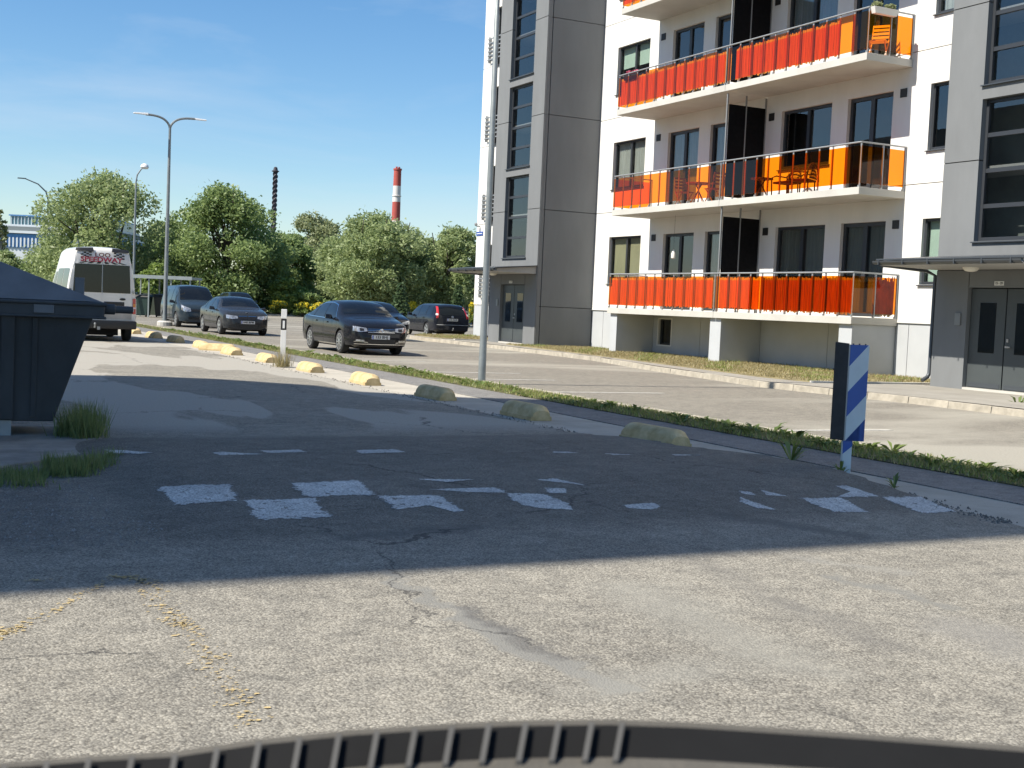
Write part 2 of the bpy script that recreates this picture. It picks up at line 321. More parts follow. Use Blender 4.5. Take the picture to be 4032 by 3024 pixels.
def wear_paint(m):
    """paint worn away in holes and along its edges, so that the asphalt below shows"""
    n, l = nt(m); t = n.new('ShaderNodeTexCoord'); z = n.new('ShaderNodeTexNoise'); z.inputs['Scale'].default_value = 11; z.inputs['Detail'].default_value = 10; z.inputs['Roughness'].default_value = .78; l.new(t.outputs['Object'], z.inputs['Vector'])
    at = n.new('ShaderNodeAttribute'); at.attribute_name = 'inner'; ed = n.new('ShaderNodeMapRange'); ed.inputs[1].default_value = 0.0; ed.inputs[2].default_value = .20; ed.inputs[3].default_value = -.09; ed.inputs[4].default_value = .10; l.new(at.outputs['Fac'], ed.inputs[0])
    ad = n.new('ShaderNodeMath'); ad.operation = 'SUBTRACT'; l.new(ed.outputs[0], ad.inputs[0])
    ce = n.new('ShaderNodeMath'); ce.operation = 'SUBTRACT'; ce.inputs[1].default_value = .5; l.new(z.outputs['Fac'], ce.inputs[0]); l.new(ce.outputs[0], ad.inputs[1])
    mr = n.new('ShaderNodeMapRange'); mr.inputs[1].default_value = -.02; mr.inputs[2].default_value = .03; l.new(ad.outputs[0], mr.inputs[0]); l.new(mr.outputs[0], n['Principled BSDF'].inputs['Alpha'])
wear_paint(m_white)
m_pad = mat('pad_concrete', (0.26, 0.25, 0.225), 0.9, 0.3, 2.2, bump=0.4, bscale=60)

g = MB()
N = 24
for i in range(N):
    for j in range(N):
        x0, x1 = -1500+3000*i/N, -1500+3000*(i+1)/N; y0, y1 = -1500+3000*j/N, -1500+3000*(j+1)/N
        g.quad((x0,y0,-.06),(x1,y0,-.06),(x1,y1,-.06),(x0,y1,-.06))
ground = struct(g.build('ground', m_ground, fixn=False))

def road_edge(y):
    pts = [(-14, 7.5), (6.4, 7.55), (8.6, 8.0), (9.6, 8.12), (10.4, 8.05), (11.2, 7.62), (13.5, 7.45), (120, 7.45)]
    for (a, xa), (b, xb) in zip(pts, pts[1:]):
        if a <= y <= b: return xa+(xb-xa)*(y-a)/(b-a)
    return 7.5
ys = list(np.arange(-14, 6.9, 1.0)) + list(np.arange(6.9, 14.2, 0.12)) + list(np.arange(14.4, 112, 2.0))
def road_sheet(name, m, y0, y1, xl, off=0.0, dz=0.0):
    yy = [y for y in ys if y0 <= y <= y1]; nx = 96; b = MB()
    for y in yy:
        xr = road_edge(y) + off + (RNG.uniform(-.05, .05) if off == 0 and y > 7 else 0)
        for i in range(nx+1): xx = xl+(xr-xl)*i/nx; b.v.append((xx, y, hump(y, xx)+dz))
    for k in range(len(yy)-1):
        for i in range(nx): a = k*(nx+1)+i; b.f.append((a, a+1, a+nx+2, a+nx+1))
    return struct(b.build(name, m, smooth=True))
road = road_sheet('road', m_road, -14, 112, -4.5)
# ---- worn white checks on the hump and yellow flecks, thin sheets on the asphalt
def paint(pts, m=m_white, rough=0.006, z=0.003, name='paint_patch', sub=22):
    w = [on_road(*p) for p in pts]; out = []; c_ = (sum(p[0] for p in w)/len(w), sum(p[1] for p in w)/len(w)); w = [(c_[0]+(p[0]-c_[0])*1.13, c_[1]+(p[1]-c_[1])*1.10) for p in w]
    for (a, b) in zip(w, w[1:]+w[:1]):
        for k in range(sub):
            t = k/sub; out.append((a[0]+(b[0]-a[0])*t+random.gauss(0, rough), a[1]+(b[1]-a[1])*t+random.gauss(0, rough)))
    b = MB(); cx = sum(p[0] for p in out)/len(out); cy = sum(p[1] for p in out)/len(out)
    rings = [1.0, 0.66, 0.33]; n = len(out)
    for r_ in rings:
        for p in out: x = cx+(p[0]-cx)*r_; y = cy+(p[1]-cy)*r_; b.v.append((x, y, hump(y, x)+z))
    b.v.append((cx, cy, hump(cy, cx)+z))
    for q in range(2):
        for k in range(n): b.f.append((q*n+k, q*n+(k+1)%n, (q+1)*n+(k+1)%n, (q+1)*n+k))
    for k in range(n): b.f.append((2*n+k, 2*n+(k+1)%n, 3*n))
    o = b.build(name, m, parent=road, fixn=False); at = o.data.attributes.new('inner', 'FLOAT', 'POINT')
    at.data.foreach_set('value', [0.0]*n+[.34]*n+[.67]*n+[1.0]); return o
A = lambda *p: [(x*.9114, 1500+y*.9114) for x, y in p]
B = lambda *p: [(2016+x*.9114, 1400+y*.9114) for x, y in p]
checks = [A((680,468),(985,457),(1030,530),(755,545)), A((1057,525),(1355,515),(1425,598),(1115,610)), A((1257,450),(1540,438),(1615,500),(1330,510)),
 A((1632,505),(1890,503),(1998,570),(1960,575),(1870,545),(1720,565)), A((1865,478),(2040,470),(2140,470),(2190,492),(2010,488)),
 B((-25,602),(130,605),(225,640),(265,675),(150,672),(40,655)), B((100,545),(190,540),(320,570),(240,560)), B((140,580),(230,582),(238,603),(160,602)),
 B((485,655),(600,645),(642,660),(610,675),(505,668)), B((1080,590),(1195,617),(1100,612)), B((980,593),(1030,598),(1052,612),(1000,606)), B((982,620),(1040,640),(1145,675),(1060,668),(985,640)),
 B((1240,625),(1420,622),(1540,685),(1400,685)), B((1400,572),(1440,568),(1590,618),(1410,619),(1480,600)), B((1592,620),(1760,617),(1920,683),(1780,690)),
 A((460,305),(655,317),(600,323),(470,319)), A((918,317),(960,314),(1145,324),(950,329)), A((1130,309),(1290,304),(1322,315),(1160,319)), A((1535,307),(1700,302),(1757,315),(1560,321)),
 B((175,421),(235,422),(290,429),(180,428)), B((395,429),(525,436),(440,437)), B((690,433),(840,438),(700,439)), A((1795,432),(2045,434),(1930,446))]
for c in checks: paint(c)
m_yel = mat('yellow_road_paint', (0.47, 0.355, 0.16), 0.8, 0.35, 20)
fl = MB()
def fleck_line(pts, dens, spread):
    for (a, b) in zip(pts, pts[1:]):
        L = math.dist(a, b); n = int(L*dens*3.2)
        for _ in range(n):
            t = random.random(); x = a[0]+(b[0]-a[0])*t+random.gauss(0, spread); y = a[1]+(b[1]-a[1])*t+random.gauss(0, spread)
            s = random.uniform(0.003, 0.008)*random.choice([.5, .7, 1, 1.4]); an = random.random()*3; q = []
            for k in range(6):
                rr = s*random.uniform(.5, 1.2); th = an+k*math.pi/3; q.append((x+rr*1.5*math.cos(th), y+rr*math.sin(th), hump(y, x)+.005))
            fl.poly(q)
S = lambda x, y: on_road(x*.452, 2200+y*.452)
fleck_line([S(-40,745), S(240,590), S(560,440), S(960,195)], 40, .02)
fleck_line([S(-30,690), S(120,640)], 260, .03)
fleck_line([S(960,185), S(1150,185), S(1290,235)], 170, .025)
fleck_line([S(250,215), S(510,210)], 60, .02)
fleck_line([S(1290,240), S(1400,430), S(1640,620)], 45, .035)
fleck_line([S(1500,560), S(1650,630)], 160, .03)
fleck_line([S(1640,620), S(1830,920), S(2080,1300), S(2170,1500)], 45, .04)
fl.build('yellow_paint_fleck', m_yel, parent=road)['kind'] = 'stuff'

# ---- concrete strip, path, grass strip, its kerb
Y0, Y1 = -14.0, 112.0
def sheet(name, m, x0, x1, z, y0=Y0, y1=Y1, jag=0.0, n=160):
    b = MB()
    for k in range(n+1):
        y = y0+(y1-y0)*k/n; b.v += [(x0, y, z), (x1+RNG.uniform(-jag, jag), y, z)]
    for k in range(n): b.f.append((2*k, 2*k+1, 2*k+3, 2*k+2))
    m0 = len(b.v)
    for k in range(n+1): b.v.append((x0, y0+(y1-y0)*k/n, z-.04))          # edge thickness on the road side
    for k in range(n): b.f.append((2*k, 2*k+2, m0+k+1, m0+k))
    return struct(b.build(name, m))
strip = sheet('concrete_strip', m_conc, 6.9, 9.2, -0.004+0.012, jag=.012)
# the strip carries on under the frayed road edge, so the road lies over it there
road.location.z = 0.014
path = sheet('footpath', m_path, 8.58, 10.0, 0.018, jag=.03)
soil = sheet('grass_strip_soil', m_soil2, 9.5, 10.3, 0.030, jag=.0)
kerb_strip = struct(MB().box(10.25, 10.36, Y0, Y1, -.05, 0.036).build('kerb_bed', m_kerb))
def kerb_run(root, pts, w=0.14, z0=-.04, z1=.10, step=1.0, gap=.012, limit=400, side=1):
    """kerb stones laid end to end along a polyline"""
    cnt = 0
    for (a, b) in zip(pts, pts[1:]):
        a, b = Vector((*a, 0)), Vector((*b, 0)); L = (b-a).length; n = max(1, round(L/step)); d = (b-a)/L; nrm = Vector((d.y, -d.x, 0))*w*side
        for k in range(n):
            if cnt >= limit: return
            p = a + d*(L*k/n + gap/2); q = a + d*(L*(k+1)/n - gap/2); zz = z1+random.uniform(-.008, .008); sh = nrm*0.12*random.uniform(.6, 1.4)
            base = [p, q, q+nrm, p+nrm]; top = [p+sh, q+sh, q+nrm, p+nrm]
            MB().hexa([(v.x, v.y, z0) for v in base], [(v.x, v.y, zz) for v in top]).build('kerb_stone', m_kerb, parent=root, bevel=.008); cnt += 1
kerb_run(kerb_strip, [(10.24, 4.0), (10.24, 100.0)], w=0.13, z1=.062, side=1)

lot = MB()
for k in range(60):
    y = -14+126*k/60
    lot.quad((10.36, y, 0), (60, y, 0), (60, y+2.1, 0), (10.36, y+2.1, 0))
lot = struct(lot.build('parking_lot', m_lot))
lines = [((1800,1466),(2045,1470)), ((2303,1543),(2623,1549)), ((3135,1688),(3547,1698)), ((1555,1421),(1672,1423)), ((2060,1493),(2200,1499))]
for (a, b) in lines:
    p, q = on_z(*a, .004), on_z(*b, .004); ym = (p[1]+q[1])/2
    MB().box(10.55, q[0], ym-.055, ym+.055, .0, .0045).build('bay_line', mat('bay_paint', (.46, .44, .39), .8, .3, 9), parent=lot)

# ---- raised pavement in front of the building with its kerb, lawns
kp = [(17.35, 2.0), (17.35, 18.0), (16.95, 22.0), (17.9, 27.6), (19.1, 33.0), (19.55, 40.0), (19.55, 47.5), (19.9, 49.6), (21.0, 51.2), (24.0, 52.2), (40.0, 52.2)]
pv = MB(); pts = [(x+.1, y, .135) for x, y in kp] + [(40, 2, .135)]; pv.poly(pts)
pavement = struct(pv.build('pavement', m_walk))
kerb = struct(MB().box(17.6, 17.7, 2, 2.5, -.05, .1).build('kerb', m_kerb))
kerb_run(kerb, kp, w=0.15, z1=.125, side=1)
def lawn(name, poly, z=.16, lip=.05):
    b = MB(); b.poly([(x, y, z) for x, y in poly]); n = len(poly)
    for k in range(n):
        (x, y), (x2, y2) = poly[k], poly[(k+1) % n]; b.quad((x, y, z), (x2, y2, z), (x2, y2, z-lip), (x, y, z-lip))
    return struct(b.build(name, m_soil))
LAWN1 = [(18.2, 21.75), (18.05, 23.4), (19.0, 30.0), (19.6, 35.0), (20.1, 40.0), (20.3, 41.2), (21.02, 40.9), (21.02, 40.4), (23.36, 40.4), (23.36, 21.75)]
LAWN2 = [(19.9, 46.2), (20.0, 49.3), (21.0, 50.9), (24.0, 51.9), (30.0, 51.9), (30.0, 50.85), (23.36, 50.85), (23.36, 45.2)]
lawn_a = lawn('lawn', LAWN1); lawn_b = lawn('lawn', LAWN2)
MB().box(18.1, 23.3, 21.62, 21.74, .1, .175).build('lawn_edging', mat('edging', (.55, .53, .48), .8, .1), parent=lawn_a)
MB().box(19.95, 23.3, 45.0, 45.12, .1, .175).build('lawn_edging', MATS['edging'], parent=lawn_b)
# far verge behind the lot
fv = MB().hexa([(10.36,101,-.02),(60,97,-.02),(60,180,-.02),(10.36,180,-.02)], [(10.36,101,.12),(60,97,.12),(60,180,.12),(10.36,180,.12)])
struct(fv.build('far_verge', mat('verge_grass', (.14, .17, .06), .95, .3, .5, col2=(.24, .24, .10))))
struct(MB().hexa([(10.36,100.75,-.02),(60,96.75,-.02),(60,96.95,-.02),(10.36,100.95,-.02)], [(10.36,100.75,.13),(60,96.75,.13),(60,96.95,.13),(10.36,100.95,.13)]).build('far_kerb', m_kerb))
# ================================================================== apartment building
FX, TX, BX = 23.37, 21.05, 21.85          # facade plane, stair tower front, balcony front
m_wall = mat('white_render', (0.73, 0.72, 0.685), 0.85, 0.05, 0.8, bump=0.12, bscale=160, stretch=(1, 1.4, .35))
m_grey = mat('grey_render', (0.172, 0.180, 0.183), 0.85, 0.09, 0.9, bump=0.12, bscale=160, stretch=(1.2, 1.2, .35))
m_plin = mat('plinth_panel', (0.44, 0.46, 0.475), 0.8, 0.06, 1.0, bump=0.08, bscale=160)
m_frame = mat('window_frame', (0.035, 0.039, 0.045), 0.42)
m_sill = mat('metal_sill', (0.075, 0.085, 0.095), 0.4, metal=0.3)
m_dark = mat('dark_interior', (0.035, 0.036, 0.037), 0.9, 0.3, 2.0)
m_slab = mat('slab_concrete', (0.50, 0.485, 0.44), 0.85, 0.08, 1.2, bump=0.1, bscale=90)
m_pane = mat_glass('window_glass', (0.86, 0.875, 0.87), ior=2.1)
m_metal = mat('galvanised_steel', (0.33, 0.345, 0.35), 0.5, 0.08, 6, metal=0.45)
m_core = mat('core', (0.05, 0.05, 0.05), 0.9)
m_black = mat('black_panel', (0.007, 0.007, 0.008), 0.9, 0.3, 9, spec=.1)
m_vent = mat('vent_black', (0.02, 0.02, 0.021), 0.5)
m_door = mat('door_paint', (0.062, 0.072, 0.074), 0.45, 0.06, 2)
m_orange = mat_glass('orange_glass', (1.0, 0.525, 0.07), ior=1.38)
m_curtain = mat('curtain', (0.42, 0.44, 0.40), 0.9, 0.25, 3.0, stretch=(1, 9, .3))
m_blind = mat('olive_blind', (0.42, 0.40, 0.24), 0.9, 0.08, 2.0)
m_greenb = mat('mint_blind', (0.55, 0.72, 0.60), 0.9, 0.06, 2.0)

bld = thing('apartment_building', 'white and grey apartment building with orange glass balconies facing the parking lot', 'building', (23.4, 30, .15))
BINV = Matrix.Translation((-23.4, -30, -.15))
def bpart(mb, name, m, parent=None, **k):
    """geometry given in world coordinates, filed under the building"""
    o = mb.build(name, m, **k); o.data.transform(BINV); o.parent = parent or bld; return o
def plane_map(kind, c):
    if kind == 'X': return lambda u, v, d: (c+d, u, v)          # facade facing -X
    return lambda u, v, d: (u, c+d, v)                           # side facing -Y
def panel(name, pm, u0, u1, v0, v1, openings, m, thick=0.14, gap=0.011, lip=0.06):
    """one facade panel with openings cut through it, reveals built, edges set back for the joint"""
    u0, u1, v0, v1 = u0+gap, u1-gap, v0+gap, v1-gap
    ops = [(max(a, u0), min(b, u1), max(c, v0), min(d, v1)) for a, b, c, d in openings if a < u1 and b > u0 and c < v1 and d > v0]
    us = sorted({u0, u1, *[o[0] for o in ops], *[o[1] for o in ops]}); vs = sorted({v0, v1, *[o[2] for o in ops], *[o[3] for o in ops]})
    b = MB(); idx = {}
    def V(u, v, d):
        k = (round(u, 5), round(v, 5), d)
        if k not in idx: idx[k] = len(b.v); b.v.append(pm(u, v, d))
        return idx[k]
    def solid(i, j):
        if i < 0 or j < 0 or i >= len(us)-1 or j >= len(vs)-1: return False
        u, v = (us[i]+us[i+1])/2, (vs[j]+vs[j+1])/2
        return not any(o[0] < u < o[1] and o[2] < v < o[3] for o in ops)
    for i in range(len(us)-1):
        for j in range(len(vs)-1):
            if not solid(i, j): continue
            a, c, d, e = us[i], us[i+1], vs[j], vs[j+1]
            b.f.append((V(a,d,0), V(c,d,0), V(c,e,0), V(a,e,0)))
            for (di, dj, p, q) in ((-1,0,(a,d),(a,e)), (1,0,(c,d),(c,e)), (0,-1,(a,d),(c,d)), (0,1,(a,e),(c,e))):
                if not solid(i+di, j+dj):
                    b.f.append((V(*p,0), V(*q,0), V(*q,thick), V(*p,thick)))
    return bpart(b, name, m)
def window(pm, u0, u1, v0, v1, nu=1, nv=1, fw=0.065, set_back=0.10, sill=True, blind=None, casement=None, pane_m=None, curtain=None, lower=None, door=False):
    """frame with bars, panes, sill; optional blind or curtain behind the glass"""
    b = MB(); d0, d1 = set_back, set_back+0.07
    def bx(a, c, e, f, x0=d0, x1=d1):
        p = [pm(a, e, x0), pm(c, f, x1)]; lo = [min(p[0][k], p[1][k]) for k in range(3)]; hi = [max(p[0][k], p[1][k]) for k in range(3)]
        b.box(lo[0], hi[0], lo[1], hi[1], lo[2], hi[2])
    bx(u0, u0+fw, v0, v1); bx(u1-fw, u1, v0, v1); bx(u0+fw, u1-fw, v0, v0+fw*1.2); bx(u0+fw, u1-fw, v1-fw, v1)
    cells = []
    for i in range(nu):
        a = u0+(u1-u0)*i/nu; c = u0+(u1-u0)*(i+1)/nu
        if i: bx(a-fw*.75, a+fw*.75, v0+fw*1.2, v1-fw, d0+.004, d1-.004)
        for j in range(nv):
            e = v0+(v1-v0)*j/nv; f = v0+(v1-v0)*(j+1)/nv
            if j: bx(a+fw*.75, c-fw*.75, e-fw*.6, e+fw*.6, d0+.008, d1-.008)
            cells.append((a+fw*.8, c-fw*.8, e+fw*.6, f-fw*.6, i, j))
    w = bpart(b, 'window' if not door else 'balcony_door', m_frame)
    for a, c, e, f, i, j in cells:
        q = MB(); x = set_back+0.045 + (0.0 if casement != (i, j) else .0)
        A_, B_ = pm(a, e, x), pm(c, f, x+.012); lo = [min(A_[k], B_[k]) for k in range(3)]; hi = [max(A_[k], B_[k]) for k in range(3)]
        bpart(q.box(lo[0], hi[0], lo[1], hi[1], lo[2], hi[2]), 'pane', pane_m or m_pane, w)
        if blind or curtain:
            q = MB(); x = set_back+0.13; n = 14
            ebot = e if not lower else f-(f-e)*lower
            for k in range(n):
                ua, ub = a+(c-a)*k/n, a+(c-a)*(k+1)/n; da = x+(.03*(k % 2) if curtain else 0); db = x+(.03*((k+1) % 2) if curtain else 0)
                q.quad(pm(ua, ebot, da), pm(ub, ebot, db), pm(ub, f, db), pm(ua, f, da))
            bpart(q, 'blind' if blind else 'curtain', blind or curtain, w)
    if sill:
        b = MB(); A_ = [pm(u0-.04, v0-.035, -.06), pm(u1+.04, v0-.035, -.06), pm(u1+.04, v0-.035, set_back), pm(u0-.04, v0-.035, set_back)]
        T_ = [pm(u0-.04, v0-.012, -.06), pm(u1+.04, v0-.012, -.06), pm(u1+.04, v0+.012, set_back), pm(u0-.04, v0+.012, set_back)]
        bpart(b.hexa(A_, T_), 'sill', m_sill, w)
    return w

FP = plane_map('X', FX); TP = plane_map('X', TX)
FLOORS = [1.62, 4.89, 8.20, 11.55]; ZS = [1.54, 5.03, 8.37, 11.75, 15.1, 18.4]
WT = [4.15, 7.50, 10.85, 14.20]
T1, T2 = (40.47, 44.35), (17.32, 21.2)     # stair towers along the street
TOPZ = 18.4
# --- openings of the white facade
OPEN = []; WINS = []
for k in range(4):
    zf, zt = FLOORS[k], WT[k]
    curt = [m_blind, m_curtain, m_greenb, None][k]
    OPEN += [(37.32, 39.44, zt-1.66, zt), (34.15, 35.92, zf+.03, zt), (32.62, 33.52, zf+.03, zt), (27.80, 29.98, zf+.92, zt), (25.43, 27.15, zf+.03, zt), (23.0, 24.12, zt-1.65, zt), (48.1, 49.68, zt-2.48, zt-.02)]
for o in OPEN: pass
edges = [(44.35, 50.83), (21.2, 40.47), (4.0, 17.32)]
for (a, b) in edges:
    for z0, z1 in zip(ZS, ZS[1:]): panel('facade_panel', FP, a, b, z0, z1, OPEN, m_wall)
    cuts = [a] + [y for y in np.arange(math.ceil(a/3.05)*3.05, b-.6, 3.05)] + [b]
    for u, v in zip(cuts, cuts[1:]): panel('plinth_panel', plane_map('X', FX+.03), u, v, .05, 1.54, [(35.2, 36.0, .45, 1.32)] , m_plin, gap=.008)
bpart(MB().box(FX-.012, FX+.05, 21.2, 40.47, 1.522, 1.556), 'plinth_drip', mat('drip', (.7,.7,.68), .6))
mat('sheer', (.30,.34,.36), .9, .2, 3, stretch=(1,10,.3))
for k in range(4):
    zf, zt = FLOORS[k], WT[k]
    window(FP, 37.32, 39.44, zt-1.66, zt, 2, 1, blind=[m_blind, None, m_greenb, None][k], curtain=[None, m_curtain, None, m_curtain][k], lower=[None, None, .45, None][k])
    window(FP, 34.15, 35.92, zf+.03, zt, 2, 1, fw=.09, sill=False, door=True, curtain=[None, MATS['sheer'], None, m_curtain][k], lower=[None, None, None, .6][k])
    window(FP, 32.62, 33.52, zf+.03, zt, 1, 1, fw=.09, sill=False, door=True, curtain=[m_curtain, MATS['sheer'], None, None][k])
    window(FP, 27.80, 29.98, zf+.92, zt, 2, 1, fw=.08, curtain=[mat('grey_curtain', (.2,.22,.2), .9, .15, 3, stretch=(1,8,.3)), None, MATS['sheer'], None][k], lower=[None, None, .7, None][k])
    window(FP, 25.43, 27.15, zf+.03, zt, 2, 1, fw=.10, sill=False, door=True, curtain=[MATS['grey_curtain'], None, None, m_curtain][k])
    window(FP, 23.0, 24.12, zt-1.65, zt, 1, 1, blind=[m_greenb, None, None, None][k], curtain=[None, None, m_curtain, None][k])
    window(FP, 48.1, 49.68, zt-2.48, zt-.02, 2, 1, curtain=[m_curtain, None, None, m_curtain][k], sill=True)
    for (a, b) in ((36.38, 36.63), (30.32, 30.56), (24.94, 25.17)):
        bpart(MB().box(FX-.02, FX+.03, a, b, zt-.22, zt), 'vent', m_vent)
    # bars in front of the tall end windows
    for q in range(6):
        z = zt-1.30-.175*q
        bpart(MB().box(FX-.16, FX-.13, 47.9, 50.15, z-.022, z+.022), 'guard_bar', m_metal)
    for y in (47.95, 50.1): bpart(MB().box(FX-.13, FX+.02, y-.02, y+.02, zt-2.3, zt-1.2), 'guard_bracket', m_metal)
window(plane_map('X', FX+.03), 35.2, 36.0, .45, 1.32, 1, 1, fw=.06, sill=False)
bpart(MB().box(FX+.02, FX+.09, 35.17, 36.03, .42, .46).box(FX+.02, FX+.09, 35.17, 36.03, 1.31, 1.35).box(FX+.02, FX+.09, 35.17, 35.22, .46, 1.31).box(FX+.02, FX+.09, 35.98, 36.03, .46, 1.31), 'basement_window_trim', mat('white_trim', (.7,.7,.68), .5))
# --- dark rooms behind, end wall, back wall, roof
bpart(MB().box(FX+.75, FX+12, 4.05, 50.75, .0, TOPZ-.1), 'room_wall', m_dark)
END = lambda u, v, d: (u, 50.83-d, v)
for z0, z1 in zip([.05]+ZS, ZS): panel('end_wall_panel', END, FX+.02, FX+12, z0, z1, [], m_wall if z0 > 1 else m_plin)
bpart(MB().box(FX-.25, FX+12.1, 3.8, 51.0, TOPZ, TOPZ+.5), 'roof', m_grey)
for (a, b) in edges:                       # floor edges close off the rooms between storeys
    for z in [.1]+ZS: bpart(MB().box(FX+.14, FX+.8, a+.02, b-.02, z-.12, z+.1), 'floor_edge', m_core)
# --- stair towers
def tower(y0, y1, side):
    yc = (y0+y1)/2; w0, w1 = yc-.97, yc+.93
    ops = [(w0, w1, 3.33+3.335*k, 6.36+3.335*k) for k in range(4)]
    for k, (z0, z1) in enumerate(zip([2.72, 5.07, 8.42, 11.85, 15.2], [5.07, 8.42, 11.85, 15.2, TOPZ])): panel('tower_panel', TP, y0, y1, z0, z1, ops, m_grey, thick=.16)
    for k, o in enumerate(ops):
        w = window(TP, *o, 1, 4, fw=.075, set_back=.13, casement=(0, 2) if k == 2 and side else None)
    # entrance storey: two wall pieces, lintel, doors
    dy0, dy1 = yc-1.0, yc+.98
    panel('entrance_wall', TP, y0, dy0, .05, 2.72, [], m_grey); panel('entrance_wall', TP, dy1, y1, .05, 2.72, [], m_grey)
    panel('entrance_lintel', TP, dy0, dy1, 2.33, 2.72, [], m_grey)
    for a, b in ((dy0, yc), (yc, dy1)):
        d = bpart(MB().box(TX+.10, TX+.15, a+.02, b-.012, .19, 2.32), 'entrance_door', m_door)
        gl0, gl1 = a+.27, b-.27
        bpart(MB().box(TX+.094, TX+.1, gl0, gl1, .95, 2.02), 'door_pane', mat('door_glass', (.012,.014,.015), .04, ior=1.7), d)
        bpart(MB().box(TX+.09, TX+.1, a+.06, b-.05, .21, .30), 'kick_plate', m_sill, d)
        if a < yc-.1 : bpart(MB().box(TX+.04, TX+.10, b-.10, b-.07, 1.08, 1.12).box(TX+.035, TX+.05, b-.2, b-.07, 1.085, 1.115).box(TX+.085, TX+.1, b-.11, b-.06, 1.2, 1.27), 'door_handle', mat('steel', (.6,.6,.6), .3, metal=.9), d)
    bpart(MB().box(TX-.01, TX+.2, dy0, dy1, .12, .185), 'door_step', m_slab)
    # recessed dark return beside the doors, number plate, intercom
    npl = bpart(MB().box(TX-.012, TX, yc+.02, yc+.27, 2.385, 2.475), 'number_plate', mat('plate_white', (.75,.75,.72), .5))
    tm = frame_mat((TX-.014, yc+.145, 2.43), (0,-1,0), (0,0,1)); t_ = text_mesh('15 - 29' if not side else '1 - 14', .07, m_vent, None, tm, bold=.001); t_.data.transform(BINV); t_.parent = npl
    bpart(MB().box(TX-.03, TX, dy1+.16, dy1+.32, 1.52, 1.78), 'intercom', mat('intercom_steel', (.25,.26,.26), .4, metal=.5))
    # side wall of the tower facing down the street, panels with joints
    SP = plane_map('Y', y0)
    for z0, z1 in zip([.05, 1.56, 5.03, 8.40, 11.82, 15.15], [1.56, 5.03, 8.40, 11.82, 15.15, TOPZ]):
        panel('tower_side_panel', SP, TX+.20, FX+.02, z0, z1, [], m_grey)
        panel('tower_corner_panel', SP, TX+.02, TX+.19, z0, z1, [], m_grey)
    bpart(MB().box(TX+.05, FX+.3, y0+.10, y0+.3, .05, TOPZ), 'tower_core', m_core)
    LP = lambda u, v, d: (u, y1-d, v)
    for z0, z1 in zip([.05, 5.03, 8.40, 11.82, 15.15], [5.03, 8.40, 11.82, 15.15, TOPZ]): panel('tower_side_panel', LP, TX+.02, FX+.02, z0, z1, [], m_grey)
    bpart(MB().box(TX+1.2, TX+1.3, y0+.1, y1-.1, .1, TOPZ), 'stair_wall', mat('stair_paint', (.16,.18,.17), .8, .2, 1.5))
    for k in range(9): bpart(MB().box(TX+.25, TX+1.2, y0+.12, y1-.12, 1.5+1.67*k, 1.62+1.67*k), 'stair_landing', mat('stair_concrete', (.3,.3,.29), .8))
    # entrance canopy with gutter and lamp, sloping plate roof
    cx = 19.42; can = MB().hexa([(cx,y0+.05,2.74),(TX-.01,y0+.05,2.72),(TX-.01,y1+.03,2.72),(cx,y1+.03,2.74)], [(cx,y0+.05,2.84),(TX-.01,y0+.05,2.99),(TX-.01,y1+.03,2.99),(cx,y1+.03,2.84)])
    can = bpart(can, 'canopy', mat('canopy_soffit', (.34,.34,.33), .7, .05, 2))
    bpart(MB().hexa([(cx-.06,y0-.03,2.845),(TX-.01,y0-.03,2.995),(TX-.01,y1+.1,2.995),(cx-.06,y1+.1,2.845)], [(cx-.06,y0-.03,2.875),(TX-.01,y0-.03,3.025),(TX-.01,y1+.1,3.025),(cx-.06,y1+.1,2.875)]), 'canopy_roof', m_sill, can)
    gut = MB(); gp = [(cx-.03+.075*math.cos(t), 2.83+.075*math.sin(t)) for t in np.linspace(math.pi, 2*math.pi, 9)] + [(cx-.03+.066*math.cos(t), 2.83+.066*math.sin(t)) for t in np.linspace(2*math.pi, math.pi, 9)]
    gut.prism(gp, y0+.02, y1+.16, 'y')
    for q in range(6): yy = y0+.25+q*.72; gut.box(cx-.115, cx+.03, yy-.014, yy+.014, 2.745, 2.845)
    bpart(gut, 'gutter', m_sill, can, fixn=True)
    lamp = MB().lathe([(.17, 0), (.165, -.03), (.12, -.075), (.05, -.092), (.01, -.095)], 20, 'z', (20.35, yc+.28, 2.73))
    bpart(lamp, 'canopy_lamp', mat('opal', (.72,.70,.62), .35), can, smooth=True)
    px = TX+.08; py = y1+.11
    bpart(MB().tube([(cx+.1,y1+.11,2.76),(px-.3,py,2.70),(px,py,2.6),(px,py,.42),(px-.05,py,.33),(px-.2,py,.25)], .045, 10), 'downpipe', m_sill, can, smooth=True)
tower(*T1, True); tower(*T2, False)
# address sign and small camera on the far corner
sg = bpart(MB().box(FX-.03, FX-.005, 50.15, 50.8, 4.55, 4.72), 'street_sign', mat('sign_blue', (.03,.08,.32), .4))
bpart(MB().box(FX-.034, FX-.03, 50.2, 50.75, 4.62, 4.65), 'sign_lettering', mat('plate_white', (.75,.75,.72)), sg)
bpart(MB().tube([(FX,50.5,4.95),(FX-.15,50.5,4.95),(FX-.2,50.5,5.02)], .03, 8).lathe([(.02,-.05),(.07,0),(.07,.06),(.02,.1)], 10, 'z', (FX-.2,50.5,5.0)), 'wall_camera', m_metal)

